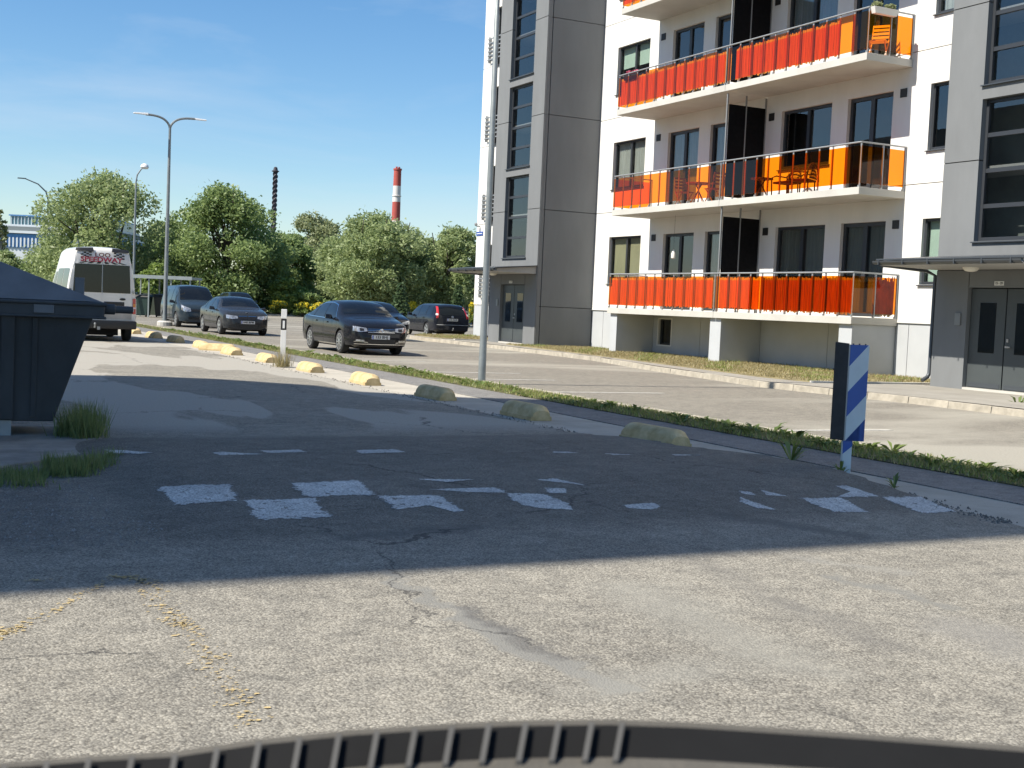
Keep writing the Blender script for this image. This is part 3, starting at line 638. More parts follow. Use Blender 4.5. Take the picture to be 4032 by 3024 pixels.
# --- balconies: slab > posts, panes, rail, divider
YL, YR, YJ = 36.80, 24.80, 30.72
SLABT = [1.62, 4.87, 8.19, 11.5]
post_me = MB().box(-.012, .012, -.022, .022, -.12, 1.10).box(-.04, .012, -.025, .025, -.02, .05).mesh('post')
NB = 22
glass_me = MB().box(-.006, .006, -(12.0/NB-.012)/2, (12.0/NB-.012)/2, .10, 1.03).mesh('glass_panel')
glass_side = MB().box(-.70/1, .0, -.006, .006, .10, 1.03).mesh('glass_panel')
def bal_obj(name, me, m, parent, loc):
    o = link(name, me, m, parent); o.location = (loc[0]-23.4, loc[1]-30, loc[2]-.15); return o
for k, zt in enumerate(SLABT):
    for (a, b, nm) in ((YJ+.006, YL, 'L'), (YR, YJ-.006, 'R')):
        s = bpart(MB().box(BX, FX, a, b, zt-.185, zt), 'balcony', m_slab, bevel=.008)
        n = NB//2
        for i in range(n+1):
            y = a+.05+(b-a-.1)*i/n
            bal_obj('post', post_me, m_metal, s, (BX+.05, y, zt))
            if i < n:
                ym = a+.05+(b-a-.1)*(i+.5)/n; bal_obj('glass_panel', glass_me, m_orange, s, (BX+.008, ym, zt))
        ye = b-.03 if nm == 'L' else a+.03
        for x in (BX+.75, FX-.05): bal_obj('post', post_me, m_metal, s, (x, ye, zt))
        for x in (BX+.74, FX-.05): bal_obj('glass_panel', glass_side, m_orange, s, (x, ye, zt))
        bpart(MB().tube([(BX+.035, YJ+(.0 if nm == 'L' else -.0), zt+1.12), (BX+.035, ye, zt+1.12), (FX, ye, zt+1.12)], .022, 8), 'rail', m_metal, s)
    # divider between the two balconies
    d = bpart(MB().box(BX+.16, FX-.06, YJ-.05, YJ-.02, zt+.10, zt+2.78), 'balcony_divider', m_black)
    dv = MB()
    for x in (BX+.09, (BX+FX)/2, FX-.05): dv.box(x-.02, x+.02, YJ-.055, YJ-.015, zt, zt+(3.08 if k < 3 else 3.0))
    bpart(dv, 'divider_post', mat('divider_steel', (.22,.23,.235), .6), d)
# walls standing under the lowest balcony
for y0, y1 in ((36.30, 36.72), (30.45, 30.99), (24.86, 25.35)):
    bpart(MB().box(BX+.10, FX+.02, y0, y1, .05, 1.435), 'balcony_support', m_plin, bevel=.01)
# ================================================================== cars
m_tyre = mat('tyre_rubber', (0.022, 0.022, 0.023), 0.8, 0.2, 20)
m_rim = mat('alloy', (0.55, 0.56, 0.57), 0.32, metal=0.85)
m_well = mat('wheel_well', (0.008, 0.008, 0.009), 0.9)
m_cglass = mat('car_glass', (0.008, 0.010, 0.012), 0.03, ior=1.5)
m_chrome = mat('chrome', (0.75, 0.75, 0.75), 0.12, metal=1.0)
m_lens = mat('headlight_lens', (0.42, 0.43, 0.44), 0.12, 0.55, 14, metal=0.5, coat=1.0)
m_red = mat('tail_light', (0.45, 0.02, 0.02), 0.2, coat=0.8)
m_grille = mat('grille_black', (0.012, 0.012, 0.013), 0.4)
m_plate = mat('number_plate_white', (0.72, 0.72, 0.70), 0.45)
m_pblue = mat('plate_blue', (0.03, 0.09, 0.4), 0.4)
m_letter = mat('plate_letter', (0.01, 0.01, 0.01), 0.6)
m_trim = mat('trim_black', (0.015, 0.015, 0.016), 0.45)
m_amber = mat('amber_lens', (0.6, 0.2, 0.02), 0.25, coat=.5)

def interp(pts, x):
    if x <= pts[0][0]: return pts[0][1]
    for (a, b), (c, d) in zip(pts, pts[1:]):
        if x <= c: return b+(d-b)*(x-a)/(c-a) if c > a else d
    return pts[-1][1]
def spline(pts, x):
    """monotone-ish smooth interpolation"""
    xs = [p[0] for p in pts]
    if x <= xs[0]: return pts[0][1]
    if x >= xs[-1]: return pts[-1][1]
    for i in range(len(pts)-1):
        if xs[i] <= x <= xs[i+1]:
            h = xs[i+1]-xs[i]
            def sl(j):
                if j <= 0 or j >= len(pts)-1: return (pts[min(j+1, len(pts)-1)][1]-pts[max(j-1, 0)][1])/max(1e-6, xs[min(j+1, len(pts)-1)]-xs[max(j-1, 0)])
                a = (pts[j][1]-pts[j-1][1])/max(1e-6, xs[j]-xs[j-1]); b = (pts[j+1][1]-pts[j][1])/max(1e-6, xs[j+1]-xs[j])
                return 0 if a*b <= 0 else 2*a*b/(a+b)
            t = (x-xs[i])/h; m0, m1 = sl(i)*h, sl(i+1)*h; p0, p1 = pts[i][1], pts[i+1][1]
            return (2*t**3-3*t**2+1)*p0+(t**3-2*t**2+t)*m0+(-2*t**3+3*t**2)*p1+(t**3-t**2)*m1
def car(name, label, cat, spec, loc, rz, paint, group='cars standing in the lot'):
    """loft a body from side and plan profiles, cut the wheel arches, lay glass, lights and trim on its skin.
    local axes: +x forward, +y left"""
    root = thing(name, label, cat, loc, rz, group)
    top, belt, low, plan = spec['top'], spec['belt'], spec['low'], spec['plan']; tum = spec.get('tumble', .36)
    x0, x1 = top[0][0], top[-1][0]
    xs = sorted(set([x0, x0+.02, x0+.05, x0+.1, x0+.16, x1, x1-.02, x1-.05, x1-.1, x1-.16] + list(np.linspace(x0+.24, x1-.24, 50))))
    def sect(x):
        zt = spline(top, x); zb = min(interp(belt, x), zt-.012); zl = interp(low, x); w = spline(plan, x)
        sh = w*.965; gh = max(0, zt-zb); wt = sh - tum*gh*(1+.10*gh) - min(.05, gh*.6); rr = min(.07, gh*.45)
        pts = [(0, zl), (w*.80, zl), (w*.955, zl+.06), (w*.995, zl+.30*(zb-zl)), (w, zl+.55*(zb-zl)), (w*.998, zl+.78*(zb-zl)), (w*.985, zb-.045), (sh, zb)]
        for t in (.33, .66): pts.append((sh+(wt+.02-sh)*t+.018*math.sin(t*math.pi)*min(1, gh*3), zb+(zt-rr-zb)*t))
        pts += [(wt+.012, zt-rr), (wt-.045*min(1, gh*6)-.01, zt-rr*.28), (wt*.66, zt+.0), (wt*.33, zt+.012*min(1, gh*4)+.006), (0, zt+.015*min(1, gh*4)+.008)]
        return pts
    b = MB(); rings = []
    for x in xs:
        p = sect(x); half = len(p); i = len(b.v)
        ring = [(x, y, z) for y, z in p] + [(x, -y, z) for y, z in p[-2:0:-1]]
        b.v += ring; rings.append((i, len(ring)))
    n = rings[0][1]
    for (a, _), (c, _) in zip(rings, rings[1:]):
        for j in range(n): b.f.append((a+j, a+(j+1) % n, c+(j+1) % n, c+j))
    b.f.append(tuple(rings[0][0]+j for j in reversed(range(n)))); b.f.append(tuple(rings[-1][0]+j for j in range(n)))
    me = b.mesh('body'); bm = bmesh.new(); bm.from_mesh(me); bmesh.ops.recalc_face_normals(bm, faces=bm.faces)
    bm.to_mesh(me); bvh = BVHTree.FromBMesh(bm); bm.free()
    body = link('body', me, paint, root)
    W = max(p[1] for p in plan); rw = spec['wheel_r']; axles = spec['axles']
    cm = MB()
    for ax in axles: cm.lathe([(rw+.055, -W-.2), (rw+.055, W+.2)], 40, 'y', (ax, 0, rw-.005))
    cut = cm.build('cutter', m_well); mod = body.modifiers.new('arches', 'BOOLEAN'); mod.object = cut; mod.operation = 'DIFFERENCE'; mod.solver = 'EXACT'
    cut.parent = root
    bpy.context.view_layer.update(); dg = bpy.context.evaluated_depsgraph_get()
    nm = bpy.data.meshes.new_from_object(body.evaluated_get(dg)); body.modifiers.clear(); body.data = nm
    bpy.data.objects.remove(cut)
    nm.materials.clear(); nm.materials.append(paint); nm.materials.append(m_well)
    for p in nm.polygons:
        c = p.center; p.material_index = 0
        for ax in axles:
            if math.hypot(c.x-ax, c.z-(rw-.005)) < rw+.062 and abs(c.y) < W*.985: p.material_index = 1
        if c.z < interp(low, c.x)+.02 and abs(p.normal.z) > .8: p.material_index = 1
        p.use_smooth = True
    if hasattr(nm, 'set_sharp_from_angle'): nm.set_sharp_from_angle(angle=R(33))
    # shell inside the arches
    MB().box(axles[1]-rw-.2, axles[0]+rw+.2, -W*.55, W*.55, .16, .62).build('underbody', m_well, parent=root)
    def skin(direction, u, v):
        if direction == 'L': o, d = Vector((u, 3, v)), Vector((0, -1, 0))
        elif direction == 'R': o, d = Vector((u, -3, v)), Vector((0, 1, 0))
        elif direction == 'T': o, d = Vector((u, v, 4)), Vector((0, 0, -1))
        elif direction == 'F': o, d = Vector((4, u, v)), Vector((-1, 0, 0))
        else: o, d = Vector((-4, u, v)), Vector((1, 0, 0))
        h, nrm, _, _ = bvh.ray_cast(o, d); 
        if h is None: return None
        if nrm.dot(d) > 0: nrm = -nrm
        return h, nrm
    def patch(nm_, m, direction, lower, upper, nu=8, nv=4, off=.006, skirt=.012, parent=None):
        """a skin-hugging patch between two polylines in the projection plane"""
        def along(pl, t):
            ls = [0]
            for a, c in zip(pl, pl[1:]): ls.append(ls[-1]+math.dist(a, c))
            s = t*ls[-1]
            for i in range(len(pl)-1):
                if s <= ls[i+1]+1e-9:
                    q = (s-ls[i])/max(1e-9, ls[i+1]-ls[i]); return (pl[i][0]+(pl[i+1][0]-pl[i][0])*q, pl[i][1]+(pl[i+1][1]-pl[i][1])*q)
            return pl[-1]
        G = []
        for j in range(nv+1):
            row = []
            for i in range(nu+1):
                a, c = along(lower, i/nu), along(upper, i/nu); t = j/nv
                u, v = a[0]+(c[0]-a[0])*t, a[1]+(c[1]-a[1])*t; s = skin(direction, u, v)
                row.append(s)
            G.append(row)
        flat = [s for r_ in G for s in r_ if s]
        if not flat: return None
        b = MB(); idx = {}
        def add(s, o): b.v.append(tuple(s[0]+s[1]*o)); return len(b.v)-1
        for j in range(nv+1):
            for i in range(nu+1):
                if G[j][i]: idx[i, j] = add(G[j][i], off)
        for j in range(nv):
            for i in range(nu):
                q = [(i, j), (i+1, j), (i+1, j+1), (i, j+1)]
                if all(k in idx for k in q): b.f.append(tuple(idx[k] for k in q))
        border = [(i, 0) for i in range(nu)] + [(nu, j) for j in range(nv)] + [(i, nv) for i in range(nu, 0, -1)] + [(0, j) for j in range(nv, 0, -1)]
        if all(k in idx for k in border):
            lowi = [add(G[j][i], off-skirt) for i, j in border]; nb = len(border)
            for k in range(nb): b.f.append((idx[border[k]], idx[border[(k+1) % nb]], lowi[(k+1) % nb], lowi[k]))
        o = b.build(nm_, m, parent=parent or root, smooth=True); return o
    # glass
    for s in ('L', 'R'):
        for q in spec['side_windows']:
            a, c, e, f = q[:4]; inset = q[4] if len(q) > 4 else .085
            lo = [(a+(c-a)*t, interp(belt, a+(c-a)*t)+.025) for t in np.linspace(0, 1, 7)]
            up = [(e+(f-e)*t, min(spline(top, e+(f-e)*t)-inset, q[5] if len(q) > 5 else 9)) for t in np.linspace(0, 1, 7)]
            patch('side_window', m_cglass, s, lo, up, 10, 5)
        if spec.get('window_chrome'):
            a = spec['side_windows'][0][0]; c = spec['side_windows'][-1][1]
            patch('window_trim', m_chrome, s, [(a+(c-a)*t, interp(belt, a+(c-a)*t)+.002) for t in np.linspace(0, 1, 9)], [(a+(c-a)*t, interp(belt, a+(c-a)*t)+.022) for t in np.linspace(0, 1, 9)], 16, 1, off=.008)
            e = spec['side_windows'][0][2]; f = spec['side_windows'][-1][3]
            ln = [(a, interp(belt, a)+.02)] + [(e+(f-e)*t, spline(top, e+(f-e)*t)-.078) for t in np.linspace(0, 1, 9)] + [(c, interp(belt, c)+.02)]
            patch('window_trim', m_chrome, s, ln, [(p[0], p[1]+.02) for p in ln], 26, 1, off=.008)
    for nm_, (xa, xb), sgn in (('windscreen', spec['windscreen'], 1), ('rear_window', spec['rear_window'], -1)):
        if xa is None: continue
        def lim(x):
            zt = spline(top, x); zb = min(interp(belt, x), zt-.012); gh = max(0, zt-zb); return spline(plan, x)*.965-tum*gh*(1+.1*gh)-min(.05, gh*.6)-.055
        if 'rear_flat' in spec and sgn < 0:
            (ya, za), (yb, zb_) = spec['rear_flat']; patch(nm_, m_cglass, 'B', [(-ya, za), (ya, za)], [(-yb, zb_), (yb, zb_)], 10, 5)
        else:
            patch(nm_, m_cglass, 'T', [(xa, -lim(xa)), (xa, lim(xa))], [(xb, -lim(xb)), (xb, lim(xb))], 14, 8)
    # wheels
    tyre = MB().lathe([(rw*.66, -.105), (rw*.90, -.108), (rw*.985, -.085), (rw, -.05), (rw, .05), (rw*.985, .085), (rw*.90, .108), (rw*.66, .105)], 36, 'y').mesh('tyre')
    tyre.polygons.foreach_set('use_smooth', [True]*len(tyre.polygons))
    rim = MB().lathe([(rw*.70, .10), (rw*.70, .113), (rw*.64, .113), (rw*.62, .085), (rw*.62, .02)], 36, 'y'); ns = spec.get('spokes', 5)
    rim = MB(); nn = 36
    prof = [(rw*.71, .095), (rw*.71, .114), (rw*.64, .114), (rw*.62, .06)]
    for (r_, h_) in prof:
        for j in range(nn): t = 2*math.pi*j/nn; rim.v.append((r_*math.cos(t), h_, r_*math.sin(t)))
    for k in range(len(prof)-1):
        for j in range(nn): a0 = k*nn; rim.f.append((a0+j, a0+(j+1) % nn, a0+nn+(j+1) % nn, a0+nn+j))
    rim.lathe([(rw*.17, .08), (rw*.17, .118), (rw*.08, .122)], 14, 'y')
    sw = spec.get('spoke_w', .05)
    for k in range(ns):
        for da in ((-.13, .13) if spec.get('split') else (0,)):
            t = 2*math.pi*k/ns; c, s = math.cos(t), math.sin(t); c2, s2 = math.cos(t+da), math.sin(t+da)
            p0 = Vector((c*rw*.12, 0, s*rw*.12)); p1 = Vector((c2*rw*.66, 0, s2*rw*.66)); d = (p1-p0).normalized(); nn_ = Vector((-d.z, 0, d.x))
            q = [p0-nn_*sw*.5, p0+nn_*sw*.5, p1+nn_*sw*.62, p1-nn_*sw*.62]
            rim.hexa([(v.x, .085, v.z) for v in q], [(v.x, .112 if i in (2, 3) else .118, v.z) for i, v in enumerate(q)])
    rim_me = rim.mesh('rim'); hub_me = MB().lathe([(rw*.64, .0), (rw*.64, .05)], 24, 'y').mesh('brake_disc')
    for ax in axles:
        for s in (1, -1):
            w = bpy.data.objects.new('wheel', tyre); COL.objects.link(w)
            if not tyre.materials: tyre.materials.append(m_tyre)
            w.parent = root; w.location = (ax, s*(W-.125), rw); w.rotation_euler = (0, random.random()*1.2, 0 if s > 0 else math.pi)
            link('rim', rim_me, m_rim if not spec.get('rim_mat') else spec['rim_mat'], w); link('brake_disc', hub_me, m_well, w)
    # mirrors
    mx, mz = spec['mirror']
    for s in (1, -1):
        y = spline(plan, mx)*.96
        mm = MB().hexa([(mx-.10, s*y, mz-.0), (mx+.02, s*y, mz-.0), (mx+.02, s*(y+.24), mz+.02), (mx-.08, s*(y+.23), mz+.02)], [(mx-.10, s*(y+.05), mz+.13), (mx+.0, s*(y+.05), mz+.13), (mx-.01, s*(y+.22), mz+.15), (mx-.08, s*(y+.21), mz+.15)])
        mo = mm.build('mirror', spec.get('mirror_mat', paint), parent=root, bevel=.025, smooth=True)
    # door seams and handles
    for s in ('L', 'R'):
        for x in spec.get('seams', []):
            patch('door_seam', m_trim, s, [(x-.006, interp(low, x)+.09), (x-.006, interp(belt, x)-.0)], [(x+.006, interp(low, x)+.09), (x+.006, interp(belt, x)-.0)], 10, 1, off=.002, skirt=.003)
        for x in spec.get('handles', []):
            z = interp(belt, x)-.10; patch('door_handle', paint, s, [(x-.1, z-.014), (x+.1, z-.014)], [(x-.1, z+.018), (x+.1, z+.018)], 6, 2, off=.03, skirt=.03)
        if spec.get('sill_strip'):
            a, c, z = spec['sill_strip']; patch('sill_strip', m_chrome if spec.get('sill_chrome') else m_trim, s, [(a, z), (c, z)], [(a, z+.03), (c, z+.03)], 20, 1, off=.012)
    return root, patch, skin
def plate(root, txt, x, y, z, face, tilt=0.0, w=.52, h=.11):
    s = 1 if face == 'F' else -1
    p = MB().box(-.006, .006, -w/2, w/2, -h/2, h/2).build('number_plate', m_plate, parent=root); p.location = (x, y, z)
    MB().box(s*.006, s*.008, *( (w/2-.045, w/2-.004) if face == 'F' and True else (-w/2+.004, -w/2+.045)), -h/2+.004, h/2-.004).build('country_band', m_pblue, parent=p) if False else None
    ya = (-w/2+.004, -w/2+.044) if face == 'F' else (w/2-.044, w/2-.004)
    MB().box(min(s*.006, s*.008), max(s*.006, s*.008), ya[0], ya[1], -h/2+.004, h/2-.004).build('country_band', m_pblue, parent=p)
    text_mesh(txt, .105, m_letter, p, frame_mat((s*.0075, .02 if face == 'F' else -.02, 0), (0, s, 0), (0, 0, 1)), bold=.002, sx=1.05)
    return p

def paint_mat(name, c, rough=.28): return mat(name, c, rough, coat=.45, var=.05, vscale=3, ior=1.3, spec=.3)
# ---------------- black saloon nearest the white post
sp = dict(top=[(-2.385,.52),(-2.36,.80),(-2.30,.98),(-2.15,1.05),(-1.75,1.09),(-1.45,1.19),(-1.0,1.36),(-.45,1.455),(0.1,1.47),(.55,1.42),(.85,1.31),(1.25,1.09),(1.42,1.02),(1.8,.95),(2.1,.86),(2.25,.77),(2.34,.66),(2.385,.50)],
 belt=[(-2.4,.92),(-1.8,.99),(-1.0,.97),(.8,.93),(1.3,.95),(2.4,.75)], low=[(-2.4,.34),(-2.1,.22),(-1,.19),(1.2,.19),(2.1,.20),(2.4,.24)],
 plan=[(-2.385,.62),(-2.33,.76),(-2.2,.84),(-1.7,.905),(0,.91),(1.5,.905),(2.0,.86),(2.2,.79),(2.32,.68),(2.385,.52)],
 axles=(1.42,-1.29), wheel_r=.325, spokes=10, spoke_w=.03, split=False, mirror=(.78,.93), tumble=.34,
 side_windows=[(-1.62,-1.02,-1.12,-.86,.10),(-.96,-.06,-.78,-.06),(.02,1.02,.02,.62)], window_chrome=True, windscreen=(1.22,.50), rear_window=(-1.62,-.86),
 seams=(-1.02,-.02,1.12), handles=(-.72,.28), sill_strip=(-.95,1.05,.24), sill_chrome=True)
black = paint_mat('black_paint', (.010,.011,.014), .2)
root, patch, skin = car('car', 'black saloon with chrome grille bars parked right behind the white roadside post', 'car', sp, (12.35, 35.2, 0), R(-90), black)
for s in (1, -1):
    f = lambda pts: [(y*s, z) for y, z in pts]
    h = patch('headlight', m_lens, 'F', f([(.40,.655),(.60,.63),(.78,.66)]), f([(.42,.74),(.62,.765),(.77,.79)]), 8, 4, off=.008)
    patch('headlight_bezel', m_trim, 'F', f([(.50,.665),(.62,.66)]), f([(.50,.725),(.62,.735)]), 4, 2, off=.012, parent=h)
    fo = patch('fog_light', m_lens, 'F', f([(.50,.375),(.72,.385)]), f([(.50,.42),(.70,.425)]), 6, 2, off=.008)
    patch('fog_trim', m_chrome, 'F', f([(.40,.345),(.50,.355),(.75,.365)]), f([(.41,.36),(.50,.37),(.75,.38)]), 8, 1, off=.014, parent=fo)
gr = patch('grille', m_grille, 'F', [(-.39,.60),(.39,.60)], [(-.42,.735),(.42,.735)], 12, 4, off=.008)
for z in (.622, .662, .702): patch('grille_bar', m_chrome, 'F', [(-.39,z),(.39,z)], [(-.39,z+.014),(.39,z+.014)], 12, 1, off=.018, parent=gr)
patch('lower_grille', m_grille, 'F', [(-.38,.33),(.38,.33)], [(-.40,.44),(.40,.44)], 12, 3, off=.006)
patch('bumper_strip', m_chrome, 'F', [(-.74,.300),(0,.292),(.74,.300)], [(-.74,.318),(0,.310),(.74,.318)], 20, 1, off=.016)
bx_ = skin('F', 0, .67)[0].x
bad = MB().lathe([(.066,0),(.066,.012),(.056,.016),(.056,.006),(.01,.006)], 24, 'x', (bx_+.012,0,.672)).build('badge', m_chrome, parent=root, smooth=True)
bd = MB()
for (a, c) in (((-.026,.036),(-.012,.004)),((-.012,.004),(0,.030)),((0,.030),(.012,.004)),((.012,.004),(.026,.036)),((-.046,.020),(-.024,-.038)),((-.024,-.038),(0,.0)),((0,.0),(.024,-.038)),((.024,-.038),(.046,.020))):
    bd.tube([(bx_+.032, a[0], .672+a[1]), (bx_+.032, c[0], .672+c[1])], .005, 5)
bd.build('badge_letters', m_chrome, parent=bad)
pl = skin('F', 0, .50)[0].x; plate(root, '133 BHJ', pl+.02, -.03, .50, 'F')

# ---------------- dark grey saloon further down, kidney grille
sp2 = dict(top=[(-2.26,.52),(-2.23,.82),(-2.16,1.0),(-2.0,1.05),(-1.65,1.08),(-1.35,1.18),(-.95,1.33),(-.4,1.415),(0.1,1.42),(.5,1.37),(.8,1.26),(1.15,1.06),(1.32,.99),(1.75,.92),(2.0,.84),(2.14,.74),(2.22,.62),(2.26,.48)],
 belt=[(-2.3,.92),(-1.7,.97),(-.9,.94),(.8,.90),(1.3,.92),(2.3,.72)], low=sp['low'], plan=[(-2.26,.60),(-2.2,.74),(-2.05,.82),(-1.6,.895),(0,.905),(1.4,.895),(1.9,.85),(2.1,.77),(2.2,.66),(2.26,.50)],
 axles=(1.44,-1.32), wheel_r=.32, spokes=5, spoke_w=.05, split=True, mirror=(.72,.90), tumble=.36,
 side_windows=[(-1.5,-.98,-1.05,-.82,.10),(-.92,-.06,-.74,-.06),(.02,.94,.02,.56)], windscreen=(1.14,.44), rear_window=(-1.5,-.82), seams=(-1.0,-.02,1.06), handles=(-.7,.28))
grey = paint_mat('graphite_paint', (.026,.029,.033), .25)
root, patch, skin = car('car', 'dark grey saloon with double kidney grille parked beside the grass strip', 'car', sp2, (12.3, 49.1, 0), R(-90), grey)
for s in (1, -1):
    f = lambda pts: [(y*s, z) for y, z in pts]
    patch('headlight', m_lens, 'F', f([(.37,.63),(.58,.60),(.77,.63)]), f([(.38,.715),(.60,.735),(.78,.755)]), 8, 4, off=.008)
    k = patch('grille', m_grille, 'F', f([(.03,.59),(.30,.605)]), f([(.03,.70),(.32,.695)]), 6, 3, off=.008)
    patch('grille_rim', m_chrome, 'F', f([(.02,.705),(.33,.70)]), f([(.02,.722),(.34,.717)]), 6, 1, off=.014, parent=k)
    patch('lower_intake', m_grille, 'F', f([(.44,.34),(.70,.36)]), f([(.44,.42),(.72,.42)]), 6, 2, off=.006)
patch('lower_grille', m_grille, 'F', [(-.36,.30),(.36,.30)], [(-.38,.41),(.38,.41)], 10, 3, off=.006)
b_ = skin('T', 2.02, 0)[0]; MB().lathe([(.04,0),(.04,.008),(.02,.012)], 16, 'z', (2.03, 0, b_.z)).build('badge', m_rim, parent=root, smooth=True)
pl = skin('F', 0, .49)[0].x; plate(root, '648 BPM', pl+.02, 0, .49, 'F')

# ---------------- dark blue high roofed van-like car
sp3 = dict(top=[(-2.2,.55),(-2.19,1.30),(-2.16,1.66),(-2.05,1.79),(-1.6,1.83),(0,1.84),(.55,1.80),(.85,1.68),(1.15,1.44),(1.45,1.18),(1.6,1.10),(1.9,1.0),(2.08,.88),(2.16,.74),(2.2,.52)],
 belt=[(-2.3,1.05),(.9,1.02),(1.5,1.04),(2.3,.8)], low=[(-2.3,.32),(-1.9,.24),(1.2,.22),(2.0,.22),(2.3,.26)], plan=[(-2.2,.80),(-2.15,.86),(-1.9,.895),(0,.90),(1.4,.89),(1.8,.84),(2.05,.74),(2.15,.62),(2.2,.5)],
 axles=(1.32,-1.36), wheel_r=.325, spokes=6, spoke_w=.06, mirror=(.98,1.03), mirror_mat=m_trim, tumble=.20,
 side_windows=[(-2.0,-.92,-1.96,-.92,.20),(-.84,.10,-.84,.10,.20),(.18,1.02,.18,.72,.17)], windscreen=(1.42,.66), rear_window=(None,None), seams=(-.88,.14,1.12), handles=(-.7,.3), sill_strip=(-1.0,.95,.36))
navy = paint_mat('navy_paint', (.024,.036,.048), .22)
root, patch, skin = car('panel_van', 'slate blue high roofed small van parked behind the dark grey saloon', 'van', sp3, (12.45, 57.6, 0), R(-90), navy)
for s in (1, -1):
    f = lambda pts: [(y*s, z) for y, z in pts]
    patch('headlight', m_lens, 'F', f([(.40,.70),(.62,.68),(.78,.76)]), f([(.42,.84),(.62,.90),(.77,.98)]), 8, 4, off=.008)
patch('grille', m_grille, 'F', [(-.38,.70),(.38,.70)], [(-.40,.80),(.40,.80)], 10, 3, off=.008)
patch('lower_grille', m_grille, 'F', [(-.5,.36),(.5,.36)], [(-.52,.46),(.52,.46)], 10, 3, off=.006)

# ---------------- dark car behind the black saloon
sp4 = dict(sp); sp4['window_chrome'] = False; sp4['spokes'] = 5; sp4['split'] = True
root, patch, skin = car('car', 'black car with chrome oval grille half hidden behind the black saloon', 'car', sp4, (17.5, 47.8, 0), R(-90), paint_mat('black_paint_b', (.008,.009,.012), .2))
for s in (1, -1):
    f = lambda pts: [(y*s, z) for y, z in pts]
    patch('headlight', m_lens, 'F', f([(.42,.66),(.6,.64),(.77,.68)]), f([(.43,.72),(.62,.765),(.76,.80)]), 8, 4, off=.008)
    patch('bumper_fin', m_chrome, 'F', f([(.62,.30),(.72,.32)]), f([(.66,.47),(.70,.47)]), 2, 6, off=.012)
gr = patch('grille', m_grille, 'F', [(-.30,.55),(0,.53),(.30,.55)], [(-.38,.72),(0,.74),(.38,.72)], 12, 5, off=.008)
for z in (.585, .63, .675): patch('grille_bar', m_chrome, 'F', [(-.32,z),(.32,z)], [(-.33,z+.016),(.33,z+.016)], 12, 1, off=.018, parent=gr)

# ---------------- dark SUV at the far kerb
sp5 = dict(top=[(-2.2,.6),(-2.18,1.0),(-2.1,1.25),(-1.9,1.5),(-1.5,1.66),(0,1.70),(.4,1.66),(.7,1.53),(1.1,1.25),(1.3,1.15),(1.7,1.07),(2.0,.98),(2.12,.85),(2.2,.6)],
 belt=[(-2.3,1.1),(-1.5,1.12),(.8,1.05),(1.3,1.07),(2.3,.85)], low=[(-2.3,.42),(-1.9,.3),(1.5,.28),(2.3,.34)], plan=[(-2.2,.72),(-2.1,.84),(-1.7,.91),(0,.92),(1.4,.91),(1.9,.86),(2.1,.74),(2.2,.58)],
 axles=(1.35,-1.3), wheel_r=.36, spokes=5, spoke_w=.06, mirror=(.75,1.06), tumble=.33, side_windows=[(-1.7,-1.02,-1.4,-.95,.11),(-.94,-.06,-.86,-.06),(.02,.95,.02,.48)], windscreen=(1.08,.36), rear_window=(None,None), seams=(-1.0,-.02,1.0))
root, patch, skin = car('car', 'dark green off-road car at the far end of the lot beyond the grey saloon', 'car', sp5, (20.4, 80.5, 0), R(-90), paint_mat('dark_green_paint', (.018,.03,.032), .25))
for s in (1, -1): patch('headlight', m_lens, 'F', [(.45*s,.82),(.76*s,.84)], [(.45*s,.92),(.76*s,.95)], 5, 3, off=.008)
patch('grille', m_grille, 'F', [(-.4,.72),(.4,.72)], [(-.42,.92),(.42,.92)], 8, 3, off=.008)

# ---------------- dark blue estate seen from behind, next to the building corner
sp6 = dict(top=[(-2.23,.55),(-2.22,.90),(-2.17,1.05),(-2.0,1.28),(-1.85,1.42),(-1.6,1.475),(-.8,1.50),(-.1,1.50),(.4,1.44),(.75,1.30),(1.1,1.08),(1.3,1.0),(1.75,.92),(2.0,.83),(2.14,.72),(2.23,.5)],
 belt=[(-2.3,.96),(-1.0,.97),(.8,.92),(1.3,.94),(2.3,.72)], low=[(-2.3,.36),(-2.0,.24),(-1,.2),(1.3,.2),(2.3,.25)], plan=[(-2.23,.74),(-2.18,.82),(-2.0,.87),(-1.5,.91),(0,.92),(1.4,.905),(1.9,.85),(2.1,.76),(2.23,.52)],
 axles=(1.38,-1.26), wheel_r=.315, spokes=5, spoke_w=.05, split=True, mirror=(.74,.92), tumble=.33,
 side_windows=[(-1.86,-1.16,-1.66,-1.16,.11),(-1.08,-.20,-1.08,-.20),(-.12,.92,-.12,.48)], windscreen=(1.08,.40), rear_window=(-9,-8), rear_flat=((.60,1.0),(.56,1.38)), seams=(-1.12,-.16,1.04), handles=(-.86,.14), sill_strip=(-.85,1.0,.52))
est = paint_mat('dark_blue_paint', (.011,.013,.020), .22)
root, patch, skin = car('car', 'dark blue estate car seen from behind at the corner of the building', 'car', sp6, (23.28, 54.9, 0), R(90-2), est)
for s in (1, -1):
    f = lambda pts: [(y*s, z) for y, z in pts]
    t = patch('tail_light', m_red, 'B', f([(.69,.86),(.795,.86)]), f([(.60,1.38),(.66,1.38)]), 3, 12, off=.02, skirt=.03)
    patch('tail_lens', mat('clear_lens', (.7,.6,.6), .2), 'B', f([(.70,.98),(.785,.98)]), f([(.685,1.06),(.765,1.06)]), 3, 3, off=.026, parent=t)
patch('bumper_strip', m_chrome, 'B', [(-.76,.56),(.76,.56)], [(-.76,.578),(.76,.578)], 14, 1, off=.02)
bp_ = skin('B', 0, .80)[0].x; plate(root, '510 AUR', bp_-.012, 0, .80, 'B')
